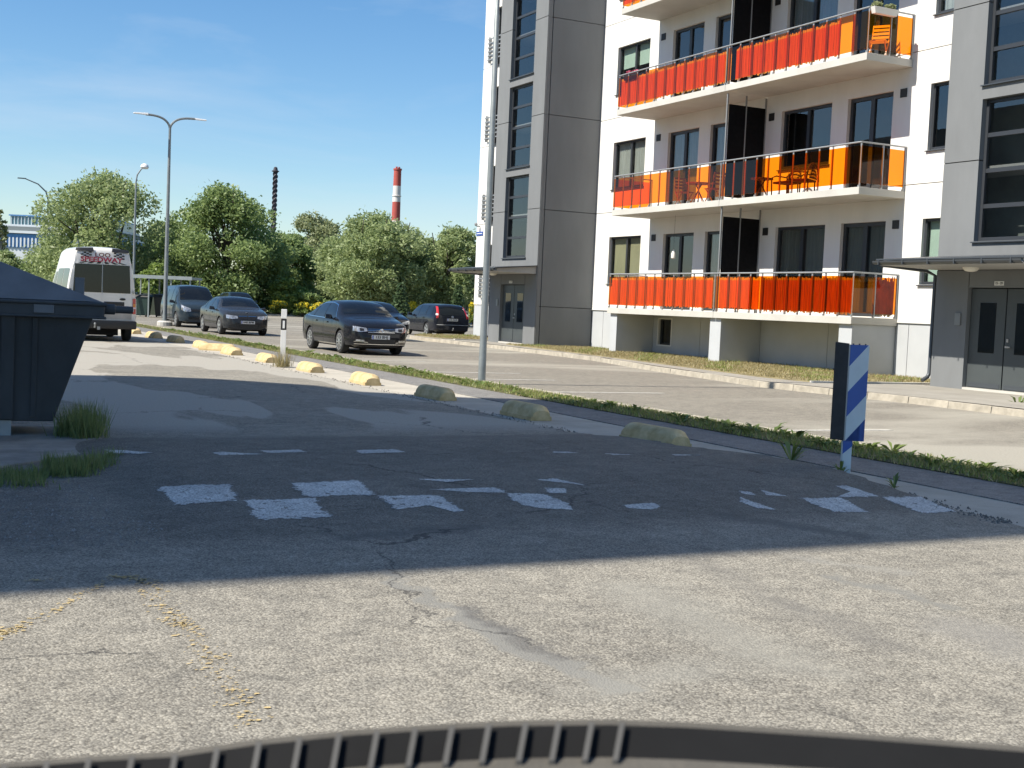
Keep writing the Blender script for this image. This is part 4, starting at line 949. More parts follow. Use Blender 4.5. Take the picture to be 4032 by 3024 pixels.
MB().lathe([(.06,0),(.055,-.012)], 16, 'x', (skin('B',0,.93)[0].x-.004, 0, .93)).build('badge', m_chrome, parent=root)
MB().tube([(-2.15,0,.34),(-2.32,0,.34),(-2.35,0,.40)], .018, 8).lathe([(.01,.395),(.026,.41),(.026,.43),(.01,.445)], 10, 'z', (-2.35,0,0)).build('tow_hook', m_metal, parent=root)

# ---------------- white minibus seen from behind on the road
spv = dict(top=[(-2.42,.60),(-2.415,1.8),(-2.40,2.35),(-2.36,2.53),(-2.26,2.62),(-2.0,2.65),(0,2.66),(.75,2.58),(1.15,2.25),(1.6,1.66),(1.78,1.40),(2.1,1.22),(2.3,1.05),(2.4,.85),(2.44,.6)],
 belt=[(-2.5,1.28),(1.5,1.24),(2.5,1.0)], low=[(-2.5,.46),(-2.0,.34),(1.2,.30),(2.5,.32)], plan=[(-2.42,.90),(-2.40,.955),(-2.3,.98),(0,.985),(1.4,.975),(1.9,.93),(2.2,.84),(2.44,.62)],
 axles=(1.52,-1.42), wheel_r=.335, spokes=6, spoke_w=.07, mirror=(1.35,1.30), mirror_mat=m_trim, tumble=.115,
 side_windows=[(-2.18,-1.02,-2.18,-1.02,.62,2.05),(-.92,.30,-.92,.30,.62,2.05),(.42,1.38,.42,1.16,.60,1.95)], windscreen=(1.74,1.1), rear_window=(None,None), seams=(-.97,.36,1.45), handles=(.5,), sill_strip=(-1.0,1.1,.55))
vwhite = mat('van_white_paint', (.70,.69,.66), .35, .05, 2, coat=.6)
root, patch, skin = car('minibus', 'white minibus with LOO SPEEDWAY lettering and chequered flags on its rear doors', 'van', spv, (5.62, 39.85, 0.014), R(90), vwhite, group=None)
rx = skin('B', .3, 1.4)[0].x
# two rear doors with the gap between them, glazing, bumper
for s, nm_ in ((1, 'L'), (-1, 'R')):
    d = patch('rear_door', vwhite, 'B', [(s*.012,.63),(s*.84,.63)], [(s*.012,2.50),(s*.79,2.50)], 8, 14, off=.012, skirt=.016)
    patch('rear_window', m_cglass, 'B', [(s*.012,1.38),(s*.785,1.38)], [(s*.012,2.17),(s*.745,2.17)], 8, 6, off=.020, skirt=.01, parent=d)
    MB().box(rx-.05, rx+.02, s*.86-.025, s*.86+.025, 1.38, 1.46).box(rx-.05, rx+.02, s*.86-.025, s*.86+.025, .86, .94).build('hinge', m_trim if s > 0 else m_metal, parent=root, bevel=.008)
    t = patch('tail_light', m_red, 'B', [(s*.855,.80),(s*.935,.80)], [(s*.850,1.24),(s*.93,1.24)], 3, 8, off=.03, skirt=.04)
    patch('amber_lens', m_amber, 'B', [(s*.86,1.00),(s*.93,1.00)], [(s*.86,1.09),(s*.928,1.09)], 2, 2, off=.036, parent=t)
    patch('clear_lens', MATS['clear_lens'], 'B', [(s*.86,.95),(s*.93,.95)], [(s*.86,.99),(s*.93,.99)], 2, 2, off=.036, parent=t)
    patch('roof_wind_deflector', m_trim, 'B', [(s*.24,2.52),(s*.80,2.50)], [(s*.26,2.60),(s*.74,2.575)], 8, 3, off=.05, skirt=.06)
patch('dirt_band', mat('road_dirt', (.42,.40,.36), .8, .2, 3), 'B', [(-.83,.64),(.83,.64)], [(-.83,.86),(.83,.86)], 8, 2, off=.0145, skirt=.004)
MB().box(rx-.14, rx+.05, -.96, .96, .36, .60).build('rear_bumper', m_trim, parent=root, bevel=.04, smooth=True)
MB().box(rx-.06, rx, .04, .52, 1.03, 1.15).build('plate_recess', m_trim, parent=root, bevel=.01) if False else None
MB().box(rx-.03, rx, -.62, -.06, 1.02, 1.13).build('door_handle_recess', m_trim, parent=root, bevel=.01)
MB().tube([(rx+.1,.2,.40),(rx-.2,.2,.40),(rx-.22,.2,.47)], .022, 8).lathe([(.01,.46),(.03,.48),(.03,.51),(.01,.53)], 10, 'z', (rx-.22,.2,0)).box(rx-.16,rx-.15,.05,.13,.33,.42).build('tow_hook', m_metal, parent=root)
MB().lathe([(.085,0),(.08,-.012),(.01,-.014)], 20, 'x', (0,0,0)).build('badge', m_trim, parent=root, loc=(rx-.014,-.57,1.21)).scale = (1,1,.42)
m_vred = mat('lettering_red', (.42,.02,.05), .5); m_vblk = mat('decal_black', (.012,.012,.013), .5); m_vbrn = mat('lettering_brown', (.18,.05,.05), .5)
fm = lambda y, z: frame_mat((rx-.016, y, z), (0,-1,0), (0,0,1))
def rear_face(z): return skin('B', .1, z)[0].x
text_mesh('LOO', .16, m_vbrn, root, frame_mat((rear_face(2.44)-.022, 0, 2.435), (0,-1,0), (0,0,1)), bold=.003, sx=1.25)
text_mesh('SPEEDWAY', .185, m_vred, root, frame_mat((rear_face(2.31)-.022, .03, 2.30), (0,-1,0), (0,0,1)), bold=.005, sx=1.22)
fx_ = rear_face(2.40)-.022; fb = MB()
for s in (1, -1):
    for i in range(4):
        for j in range(4):
            if (i+j) % 2: continue
            y = s*(.30+.075*i); z = 2.505-.04*j-.010*i; fb.box(fx_-.002, fx_, min(y, y+s*.07), max(y, y+s*.07), z-.02, z+.02)
fb.build('chequered_flag', m_vblk, parent=root)
st = MB(); sx_ = rear_face(2.215)-.022
for k in range(6):
    c = (2.5-k)*.165; t = .06*(2.5-k); st.hexa([(sx_,c*1.12-.06+t,2.192),(sx_,c*1.12+.05+t,2.192),(sx_,c+.05,2.242),(sx_,c-.05,2.242)], [(sx_-.002,c*1.12-.06+t,2.192),(sx_-.002,c*1.12+.05+t,2.192),(sx_-.002,c+.05,2.242),(sx_-.002,c-.05,2.242)])
st.build('stripe', m_vblk, parent=root)
# ================================================================== things along the street
def at_px(x, y, depth):
    d = ray_px(x, y); return Vector((0, 0, H_EYE)) + d*depth
# ---- yellow concrete blocks along the strip
m_block = mat('yellow_block_paint', (0.52, 0.38, 0.17), 0.85, 0.2, 6, bump=0.4, bscale=45, col2=(0.64, 0.50, 0.28))
def loaf(L=.95, W=.32, Hh=.20, n=9):
    b = MB(); ks = np.linspace(-1, 1, 15)
    for k in ks:
        e = max(0, abs(k)-.80)/.20; s = math.sqrt(max(0, 1-(e*.86)**2)); x = k*L/2*(1 if e == 0 else 1)
        ring = [(x, -W/2*(.85+.15*s), 0), (x, -W/2*(.85+.15*s), .05)]
        for t in np.linspace(math.pi, 0, n): ring.append((x, W/2*.92*math.cos(t)*(.72+.28*s), .055+(Hh-.055)*math.sin(t)**.75*s))
        ring += [(x, W/2*(.85+.15*s), .05), (x, W/2*(.85+.15*s), 0)]; b.v += ring
    m = n+4
    for k in range(len(ks)-1):
        for j in range(m): b.f.append((k*m+j, k*m+(j+1) % m, (k+1)*m+(j+1) % m, (k+1)*m+j))
    b.f.append(tuple(range(m))); b.f.append(tuple((len(ks)-1)*m+j for j in range(m))); return b
blk = None
for i, (x, y, a) in enumerate([(7.84,12.02,3),(7.77,15.1,0),(7.77,18.2,2),(7.73,21.3,-2),(7.80,24.75,1),(7.85,28.15,-1),(7.83,31.3,3),(7.95,33.25,52),(7.88,34.9,-2),(7.9,38.35,4),(7.86,41.5,6),(7.9,45.15,0)]):
    if blk is None:
        o = blk = loaf().build('kerb_block', m_block, smooth=True, fixn=True)
    else: o = blk.copy(); COL.objects.link(o)
    o.location = (x, y, .01); o.rotation_euler = (0, 0, R(90+a)); o.scale = (random.uniform(.97,1.03), random.uniform(.97,1.03), random.uniform(.95,1.05))
    lab = f'rounded yellow concrete kerb block, {ORD[i]} of the row to the striped sign'
    if i == 7: lab = 'rounded yellow concrete kerb block knocked askew, turned across the row'
    tag(o, lab, 'kerb block', 'yellow kerb blocks along the concrete strip')

# ---- white roadside post with black band
p = thing('roadside_post', 'slim white roadside post with black band and reflector, standing among the yellow blocks', 'post', (7.62, 26.1, .01))
m_pw = mat('post_white', (.78, .77, .74), .5, .05, 4)
pp = [(-.06,-.035),(.06,-.035),(.06,.0),(.03,.04),(-.03,.04),(-.06,.0)]
def pseg(z0, z1, m, nm, grow=0.0, sl=0.0):
    b = MB(); k = 1+grow; b.hexa([(-.06*k,-.04*k,z0),(.06*k,-.04*k,z0),(.045*k,.045*k,z0+sl),(-.045*k,.045*k,z0+sl)], [(-.058*k,-.04*k,z1),(.058*k,-.04*k,z1+sl),(.045*k,.045*k,z1+sl),(-.045*k,.045*k,z1)])
    return b.build(nm, m, parent=p, bevel=.008)
pseg(0, .78, m_pw, 'shaft'); bd = pseg(.785, 1.02, m_trim, 'black_band', .02); pseg(1.025, 1.22, m_pw, 'cap', .03)
MB().box(-.022, .022, -.046, -.04, .82, .98).build('reflector', mat('reflector', (.8,.8,.78), .25), parent=bd)
p.rotation_euler = (0, 0, R(-18))

# ---- striped marker board
sg_r = thing('marker_board', 'blue and white diagonally striped marker board on a short post at the strip corner', 'road sign', (8.36, 9.48, .0), R(-24))
m_sb = mat('sign_blue_film', (.022, .095, .36), .35, .06, 5); m_sw = mat('sign_white_film', (.56, .62, .64), .4, .06, 5); m_sd = mat('sign_back', (.045, .045, .046), .5, .2, 8)
PW, PH, PZ = .185, .93, .33
plate_o = MB().box(0, PW, -.012, 0, PZ, PZ+PH).build('board', m_sd, parent=sg_r)
edges_l = [0, .225, .49, .75, 1.0, 1.25]; slope = -.235
for k in range(-0, 6):
    # band k lies between the oblique lines through the left edge at these fractions from the top
    a = ([-.03]+edges_l)[k] if k else -.5; b_ = edges_l[min(k+1, 5)] if k else edges_l[1]
    poly = []
    def edge_pts(f): return [(u, f+slope*u/PW) for u in np.linspace(0, PW, 9)]
    a_, c_ = (edges_l[k] if k else -1.0), edges_l[k+1] if k+1 < 6 else 2.0
    if k == 5: continue
    if k == 0: a_ = -1.0
    topl = [(u, min(1, max(0, a_+slope*u/PW))) for u in np.linspace(0, PW, 25)]; botl = [(u, min(1, max(0, c_+slope*u/PW))) for u in np.linspace(0, PW, 25)]
    q = MB()
    for i in range(24):
        if botl[i][1]-topl[i][1] < 1e-4 and botl[i+1][1]-topl[i+1][1] < 1e-4: continue
        Z = lambda f: PZ+PH*(1-f)
        q.quad((topl[i][0], -.0145, Z(topl[i][1])), (topl[i+1][0], -.0145, Z(topl[i+1][1])), (botl[i+1][0], -.0145, Z(botl[i+1][1])), (botl[i][0], -.0145, Z(botl[i][1])))
    if q.f: q.build('stripe', m_sb if k % 2 == 0 else m_sw, parent=plate_o)
# last blue triangle at the lower right
q = MB(); Z = lambda f: PZ+PH*(1-f); q.poly([(0, -.0145, Z(1.0)), (PW, -.0145, Z(1.0)), (PW, -.0145, Z(1+slope))]); q.build('stripe', m_sb, parent=plate_o)
MB().hexa([(-.012,-.012,PZ),(0,-.012,PZ),(-.005,.0,PZ),(-.012,.0,PZ)], [(-.012,-.012,PZ+PH),(0,-.012,PZ+PH),(-.005,.0,PZ+PH),(-.012,.0,PZ+PH)]).build('edge_strip', m_metal, parent=plate_o)
MB().hexa([(-.115,.10,PZ+.0),(-.012,-.01,PZ+.0),(-.004,.004,PZ+.0),(-.10,.12,PZ+.0)], [(-.115,.10,PZ+PH+.02),(-.012,-.01,PZ+PH+.01),(-.004,.004,PZ+PH+.01),(-.10,.12,PZ+PH+.02)]).build('back_board', m_sd, parent=sg_r, bevel=.004)
q = MB().box(-.015, .075, -.008, .05, 0, PZ+.1).build('post', m_sw, parent=sg_r, bevel=.004)
MB().hexa([(-.016,-.0095,.20),(.076,-.0095,.28),(.076,-.0085,.28),(-.016,-.0085,.20)], [(-.016,-.0095,.33),(.076,-.0095,.33),(.076,-.0085,.33),(-.016,-.0085,.33)]).build('stripe', m_sb, parent=q)
for y_ in (.03, .09, .15): MB().lathe([(.008,0),(.008,.012)], 8, 'z', (y_, -.004, PZ+PH)).build('rivet', m_sd, parent=plate_o)

# ---- street lamps
m_pole = mat('lamp_steel', (.23, .255, .26), .5, .12, 5, metal=.3)
m_lampw = mat('lamp_head_white', (.75, .75, .73), .4)
def arm_path(base_z, sgn, reach, rise, ang):
    c, s = math.cos(ang), math.sin(ang); P_ = []
    for t in np.linspace(0, 1, 10):
        u = t; h = base_z + rise*(1-(1-u)**2.6); r_ = reach*(u**1.5); P_.append((sgn*r_*c, sgn*r_*s, h))
    return P_
lamp = thing('street_lamp', 'tall grey street lamp with two curved arms beside the slate blue van', 'street lamp', (11.35, 57.5, 0))
pl_ = MB().tube([(0,0,0),(0,0,.1),(0,0,4.5),(0,0,8.75)], [.10,.095,.08,.055], 12).build('pole', m_pole, parent=lamp, smooth=True)
MB().lathe([(.34,-.02),(.34,.16),(.26,.22),(.14,.22)], 16, 'z').build('foundation', m_slab, parent=lamp)
for s in (1, -1):
    pth = arm_path(8.7, s, 1.05, .52, R(-4)); a_ = MB().tube(pth, [.05]*len(pth), 8).build('arm', m_pole, parent=lamp, smooth=True)
    e = pth[-1]; MB().hexa([(e[0]-s*.1,-.09,e[2]-.03),(e[0]+s*.55,-.10,e[2]-.02),(e[0]+s*.55,.10,e[2]-.02),(e[0]-s*.1,.09,e[2]-.03)], [(e[0]-s*.1,-.05,e[2]+.06),(e[0]+s*.52,-.07,e[2]+.03),(e[0]+s*.52,.07,e[2]+.03),(e[0]-s*.1,.05,e[2]+.06)]).build('lamp_head', m_lampw, parent=a_, bevel=.02)
# the near pole in front of the grey stair tower
near = thing('street_lamp', 'thick grey lamp pole rising out of the frame in front of the stair tower', 'street lamp', (10.28, 21.85, .03))
MB().tube([(0,0,0),(0,0,.5),(0,0,.52),(0,0,3),(0,0,6.9),(0,0,6.92),(0,0,9.0)], [.072,.072,.069,.062,.050,.038,.036], 16).build('pole', m_pole, parent=near, smooth=True)
MB().box(-.15,.15,-.15,.15,-.02,.018).build('base_plate', m_pole, parent=near)
for s in (1, -1):
    pth = arm_path(8.95, s, 1.05, .52, R(-4)); a_ = MB().tube(pth, [.04]*len(pth), 8).build('arm', m_pole, parent=near, smooth=True); e = pth[-1]
    MB().hexa([(e[0]-s*.1,-.09,e[2]-.03),(e[0]+s*.55,-.10,e[2]-.02),(e[0]+s*.55,.10,e[2]-.02),(e[0]-s*.1,.09,e[2]-.03)], [(e[0]-s*.1,-.05,e[2]+.06),(e[0]+s*.52,-.07,e[2]+.03),(e[0]+s*.52,.07,e[2]+.03),(e[0]-s*.1,.05,e[2]+.06)]).build('lamp_head', m_lampw, parent=a_, bevel=.02)
# slim lamp with a globe head in front of the left tree
q = at_px(522, 1240, 82); l2 = thing('street_lamp', 'slim grey lamp with a white globe-like head in front of the left tree', 'street lamp', (q.x, q.y, 0))
tz = at_px(541, 665, 82).z
MB().tube([(0,0,0),(0,0,tz*.55),(0,0,tz-.9),(.06,0,tz-.45),(.26,-.05,tz-.1),(.34,-.07,tz)], [.09,.07,.05,.045,.045,.045], 10).build('pole', m_pole, parent=l2, smooth=True)
MB().lathe([(.03,-.12),(.2,-.1),(.27,.0),(.24,.12),(.12,.22),(.02,.25)], 16, 'z', (.5,-.1,tz+.08)).build('lamp_head', m_lampw, parent=l2, smooth=True)
# arm reaching out of the left tree
q = at_px(190, 760, 118); l3 = thing('street_lamp', 'far street lamp whose single arm reaches out of the left tree', 'street lamp', (q.x, q.y, 0))
MB().tube([(0,0,0),(0,0,q.z-.6),(-.2,0,q.z+.1),(-.9,0,q.z+.75),(-2.0,0,q.z+1.15)], [.10,.08,.07,.06,.05], 8).build('pole', m_pole, parent=l3, smooth=True)
MB().box(-2.7,-1.95,-.1,.1,q.z+1.12,q.z+1.22).build('lamp_head', m_pole, parent=l3, bevel=.02)

# ---- big waste container on its pad at the left
m_cont = mat('container_steel', (.050, .054, .058), .7, .3, 2.2, bump=.10, bscale=9, stretch=(1,1,.4))
m_lid = mat('container_lid', (.14, .147, .158), .75, .14, 3, bump=.06, bscale=10)
AX = R(-4)                                        # the container stands slightly turned to the street
con = thing('waste_container', 'large dark blue-grey steel waste container with sloping lid at the left edge', 'waste container', (1.93, 12.65, .03), AX)
# local: front right top corner of the rim is the origin in plan, -x runs to the left, +y to the rear
def corner(u0, v0, z0, u1, v1, z1): pass
Wc, Dc, ZR = 2.6, 1.6, 1.31
body = MB().hexa([(-Wc+.35,.32,.14),(-.43,.32,.14),(-.43,Dc-.3,.14),(-Wc+.35,Dc-.3,.14)], [(-Wc+.08,.06,ZR-.14),(-.10,.06,ZR-.14),(-.10,Dc-.06,ZR-.14),(-Wc+.08,Dc-.06,ZR-.14)]).build('body', m_cont, parent=con, bevel=.015)
rim = MB().box(-Wc,0,0,Dc,ZR-.145,ZR).build('rim', m_cont, parent=con, bevel=.02)
lid = MB(); lid.v += [(-Wc+.02,.02,ZR+.012),(-.02,.02,ZR+.012),(-.02,Dc-.02,ZR+.012),(-Wc+.02,Dc-.02,ZR+.012),(-Wc*.62,Dc*.5,ZR+.62),(-Wc*.38-.62,Dc*.5,ZR+.62)]
lid.f += [(0,1,5,4),(1,2,5),(2,3,4,5),(3,0,4),(0,3,2,1)]; lid = lid.build('lid', m_lid, parent=con, bevel=.012)
MB().box(-.26,-.17,.30,.32,ZR+.06,ZR+.24).build('lid_tab', m_lid, parent=lid, bevel=.006)
MB().tube([(-.02,.12,ZR-.055),(.10,.12,ZR-.055),(.11,.12,ZR-.055),(.27,.12,ZR-.055)], [.05,.05,.036,.036], 12).build('lift_pin', m_cont, parent=con)
for x in (-.86, -Wc+.75):
    MB().hexa([(x-.06,.27,.16),(x+.06,.27,.16),(x+.06,.36,.16),(x-.06,.36,.16)], [(x-.06,.02,ZR-.15),(x+.06,.02,ZR-.15),(x+.06,.12,ZR-.15),(x-.06,.12,ZR-.15)]).build('rib', m_cont, parent=body, bevel=.008)
    MB().box(x-.05,x+.05,.32,.42,0,.16).build('leg', m_metal, parent=con)
    MB().box(x-.05,x+.05,Dc-.42,Dc-.32,0,.16).build('leg', m_metal, parent=con)
for x in (-.62, -1.3, -1.75):                       # pressed stiffening ribs, rim lip, stickers and scuffs
    MB().hexa([(x-.025,.30,.18),(x+.025,.30,.18),(x+.025,.34,.18),(x-.025,.34,.18)], [(x-.025,.045,ZR-.16),(x+.025,.045,ZR-.16),(x+.025,.1,ZR-.16),(x-.025,.1,ZR-.16)]).build('rib', m_cont, parent=body, bevel=.006)
MB().tube([(-Wc,-.012,ZR-.01),(.012,-.012,ZR-.01),(.012,Dc,ZR-.01)], .018, 8).build('rim_lip', m_cont, parent=rim)
MB().tube([(-Wc,-.008,ZR-.14),(.008,-.008,ZR-.14),(.008,Dc,ZR-.14)], .012, 8).build('rim_lip', m_cont, parent=rim)
for x in (-.55, -1.6): MB().box(x-.09,x+.09,-.012,0,ZR-.11,ZR-.03).build('hinge_plate', m_lid, parent=rim, bevel=.004)
pd = [on_z(-60,1845,.03), on_z(230,1810,.03), on_z(425,1772,.03), on_z(285,1640,.03), on_z(210,1560,.03), on_z(-60,1545,.03)]
_v = lambda a, b, k: (a[0]+(b[0]-a[0])*k, a[1]+(b[1]-a[1])*k)
c1 = pd[2]; c0 = _v(pd[2], pd[0], 4.0); c2 = (pd[3][0]+.12, pd[2][1]+2.2); c3 = (c0[0], c2[1]+.5)
pdm = MB().hexa([(*q_, -.03) for q_ in (c0, c1, c2, c3)], [(*q_, .032) for q_ in (c0, c1, c2, c3)])
pad = struct(pdm.build('concrete_pad', m_pad, bevel=.01))

# ---- bin shelter far left behind the lamp
q = at_px(545, 1248, 74); q2 = at_px(745, 1250, 74)
sh = thing('bin_shelter', 'open bin shelter with a flat roof on thin posts behind the tall double lamp', 'shelter', (q.x, q.y, 0), math.atan2(q2.y-q.y, q2.x-q.x))
SW = math.hypot(q2.x-q.x, q2.y-q.y); m_sh = mat('shelter_steel', (.30,.34,.34), .5, .1, 3)
MB().box(-.6,SW+.15,-.3,2.2,2.28,2.42).box(-.62,SW+.17,-.32,-.28,2.25,2.45).build('roof', m_sh, parent=sh)
for x in (-.5, .62, 1.9, SW+.05):
    for y in (-.2, 2.0): MB().box(x-.035,x+.035,y-.035,y+.035,0,2.28).build('post', m_sh, parent=sh)
MB().box(-.55,SW+.1,2.02,2.06,.1,1.4).build('back_screen', mat('shelter_screen', (.06,.08,.06), .8), parent=sh)
def bin_(x, y, h, m, lab, lidm):
    b = thing('wheeled_bin', lab, 'bin', (q.x+(x)*math.cos(sh.rotation_euler.z)-y*math.sin(sh.rotation_euler.z), q.y+x*math.sin(sh.rotation_euler.z)+y*math.cos(sh.rotation_euler.z), 0), sh.rotation_euler.z, 'bins in the shelter')
    MB().hexa([(-.42,-.36,.08),(.42,-.36,.08),(.42,.36,.08),(-.42,.36,.08)], [(-.52,-.46,h),(.52,-.46,h),(.52,.46,h),(-.52,.46,h)]).build('body', m, parent=b, bevel=.03)
    MB().hexa([(-.55,-.5,h),(.55,-.5,h),(.55,.5,h),(-.55,.5,h)], [(-.5,-.42,h+.12),(.5,-.42,h+.12),(.5,.42,h+.16),(-.5,.42,h+.16)]).build('lid', lidm, parent=b, bevel=.03)
    for s in (-.36, .36): MB().lathe([(.09,-.03),(.09,.03)], 12, 'x', (s,-.3,.09)).build('wheel', m_tyre, parent=b)
m_bg = mat('bin_green', (.03,.06,.05), .5, .1, 3); m_bk = mat('bin_black', (.012,.014,.013), .5)
bin_(.02, .5, 1.15, m_bg, 'dark green wheeled bin in the shelter beside the white minibus', m_bk)
bin_(1.25, .9, 1.2, m_bk, 'black wheeled bin in the middle of the shelter', m_bk)
bin_(2.5, .6, 1.15, m_bk, 'black wheeled bin with a pale sticker near the slate blue van', m_bk)
# ---- chimneys on the horizon
def chimney(name, label, px, topy, depth, w_top, w_bot, bands, helix=None):
    t = at_px(px, topy, depth); b = thing(name, label, 'chimney', (t.x, t.y, 0)); H = t.z
    for (f0, f1, m) in bands:
        MB().lathe([(w_bot+(w_top-w_bot)*f0, H*f0), (w_bot+(w_top-w_bot)*f1, H*f1)], 28, 'z').build('band', m, parent=b, smooth=True)
    return b, H
m_cr = mat('chimney_red', (.40,.075,.06), .8, .1, .3); m_cw = mat('chimney_white', (.66,.63,.60), .8, .1, .3)
c, H = chimney('red_white_chimney', 'tall red and white banded chimney rising behind the trees', 1566, 664, 420, 1.22, 1.75, [(0,.50,m_cw),(.50,.625,m_cw),(.625,.76,m_cr),(.76,.875,m_cw),(.875,1,m_cr)])
z76 = H*.80; MB().lathe([(1.4,z76),(1.55,z76+.05),(1.55,z76+.25),(1.4,z76+.3)], 28, 'z').build('ring', m_cw, parent=c)
MB().lathe([(1.22,H-.6),(1.42,H-.5),(1.42,H),(1.2,H+.02)], 28, 'z').lathe([(.35,H),(.35,H+.6)], 10, 'z', (-.4,0,0)).lathe([(.35,H),(.35,H+.6)], 10, 'z', (.5,0,0)).build('crown', m_cr, parent=c)
m_cb = mat('chimney_black', (.045,.04,.05), .6, .1, .5)
c, H = chimney('black_chimney', 'thin black chimney wrapped in a spiral strake behind the trees', 1085, 668, 320, .42, .50, [(0,1,m_cb)])
for ph in (0, 2.1, 4.2):
    hx = [( .52*math.cos(t+ph), .52*math.sin(t+ph), H*.35+(H*.64)*t/(2*math.pi*6)) for t in np.linspace(0, 2*math.pi*6, 170)]
    MB().tube(hx, .16, 5).build('strake', m_cb, parent=c)
MB().lathe([(.5,H-.6),(.95,H-.5),(.95,H-.3),(.6,H-.2),(.45,H+.5),(.2,H+.7)], 16, 'z').build('crown', m_cb, parent=c)
# ---- pale blue factory at the far left
D = 185; q0, q1 = at_px(-120, 1050, D), at_px(420, 1050, D); ang = math.atan2(q1.y-q0.y, q1.x-q0.x); Lf = math.hypot(q1.x-q0.x, q1.y-q0.y)
fac = thing('factory_hall', 'pale blue factory hall with white roof edge seen past the left tree', 'building', (q0.x, q0.y, 0), ang)
zz = lambda y: at_px(60, y, D).z
m_fb = mat('factory_blue', (.10,.25,.50), .7, .1, .3); m_fw = mat('factory_white', (.66,.70,.72), .7, .1, .3); m_fg = mat('factory_glass', (.12,.22,.26), .2)
MB().box(0,Lf,0,20,0,zz(975)).build('wall', m_fw, parent=fac); MB().box(-.1,Lf,-.1,20,zz(975),zz(920)).build('upper_wall', m_fb, parent=fac)
for k in range(int(Lf/.55)): MB().box(.2+k*.55,.42+k*.55,-.22,-.1,zz(972),zz(935)).build('wall_rib', m_fw, parent=fac)
MB().box(-.2,Lf,-.4,20,zz(918),zz(908)).build('roof_edge', m_fw, parent=fac); MB().box(.5,Lf,1,18,zz(908),zz(890)).build('roof', mat('factory_roof', (.15,.17,.17), .8), parent=fac)
MB().box(3.6,Lf,1.2,16,zz(890),zz(882)).build('roof_edge', m_fw, parent=fac); up = MB().box(5.2,Lf,1.6,14,zz(882),zz(848)).build('rooflight', m_fg, parent=fac)
for k in range(16): MB().box(5.3+k*.5,5.38+k*.5,1.5,1.6,zz(882),zz(850)).build('glazing_bar', m_fw, parent=up)
MB().box(5.0,Lf,1.4,14.2,zz(848),zz(843)).build('rooflight_cap', m_fb, parent=up)
# ---- blue tarpaulin shelter glimpsed between the trees
q = at_px(1298, 1180, 112); tp = MB().hexa([(-1.1,-.8,0),(1.1,-.8,0),(1.1,.8,0),(-1.1,.8,0)], [(-1.0,-.7,1.5),(1.0,-.7,1.5),(.9,.7,1.7),(-.9,.7,1.6)])
tp.v += [(0,-.7,2.3),(0,.7,2.4)]; tp.f += [(4,5,8),(6,7,9),(5,6,9,8),(7,4,8,9)]
tag(tp.build('tarpaulin_shelter', mat('blue_tarp', (.02,.14,.50), .5, .2, 2), loc=(q.x,q.y,.1), bevel=.03), 'bright blue tarpaulin shelter glimpsed between the trees above the black saloon', 'shelter')
# ---- pale fence behind the estate car
q0, q1 = at_px(1690, 1250, 90), at_px(1960, 1250, 90); ang = math.atan2(q1.y-q0.y, q1.x-q0.x); Lf = math.hypot(q1.x-q0.x, q1.y-q0.y)
fe = thing('bar_fence', 'pale grey bar fence under the trees behind the estate car', 'fence', (q0.x, q0.y, .1), ang)
m_fe = mat('fence_grey', (.34,.36,.36), .6); bar = MB().box(-.03,.03,-.02,.02,.05,1.9).mesh('bar'); bar.materials.append(m_fe)
for k in range(int(Lf/.16)): link('bar', bar, m_fe, fe).location = (k*.16, 0, 0)
MB().box(-.05,Lf,.02,.06,.3,.38).box(-.05,Lf,.02,.06,1.6,1.68).build('rail', m_fe, parent=fe)

# ---- neighbours on the left whose shade falls across the road
def hx(x): return (x+9.0)*math.tan(SUN_EL)
prof = [(6.80,0),(6.80,hx(10.2)),(17.6,hx(10.2)),(18.4,hx(9.72)),(18.75,hx(8.6)),(19.25,hx(7.9)),(19.75,hx(6.95)),(21.0,hx(6.68)),(22.3,hx(5.3)),(22.75,hx(4.2)),(22.75,0)]
nb = thing('neighbour_block', 'tall grey apartment block left of the road, outside the picture, shading the speed hump', 'building', (-9, 12, 0))
w_ = MB().prism([(y-12, z) for y, z in prof], -11, 0, 'x').build('wall', mat('neighbour_render', (.42,.41,.39), .85, .06, .4), parent=nb)
for r_ in range(6):
    for c_ in range(4): o = MB().box(0,.03,-4.6+c_*2.7,-3.2+c_*2.7,1.2+r_*3.3,2.8+r_*3.3).build('window', m_fg, parent=nb)
nb3 = thing('far_block', 'long apartment block across the street, mirrored in the stairwell windows', 'building', (-30, 60, 0))
MB().box(-12,0,-12,38,0,17.5).build('wall', mat('far_block_render', (.22,.22,.20), .85, .1, .3), parent=nb3)
# ================================================================== vegetation
m_bark = mat('bark', (.075, .06, .045), .9, .3, 4, bump=.4, bscale=20)
m_birch = mat('birch_bark', (.35, .33, .30), .9, .4, 3)
LEAF = {'green': mat_leaf('leaf_green', (.17, .24, .085), (.33, .42, .16), .5), 'willow': mat_leaf('leaf_willow', (.235, .30, .12), (.41, .48, .23), .5),
 'birch': mat_leaf('leaf_birch', (.24, .28, .13), (.40, .43, .24), .45), 'bright': mat_leaf('leaf_bright', (.15, .22, .05), (.29, .37, .10), .45), 'dark': mat_leaf('leaf_dark', (.12, .175, .065), (.24, .31, .12), .5),
 'spruce': mat_leaf('leaf_spruce', (.06, .115, .05), (.15, .21, .09), .3), 'yellow': mat_leaf('flower_yellow', (.80, .62, .03), (.92, .78, .08), .4),
 'grass': mat_leaf('grass_blade', (.14, .19, .04), (.34, .38, .11)), 'dry': mat_leaf('grass_dry', (.24, .21, .09), (.44, .37, .19)), 'weed': mat_leaf('weed_leaf', (.08, .13, .03), (.21, .27, .075))}
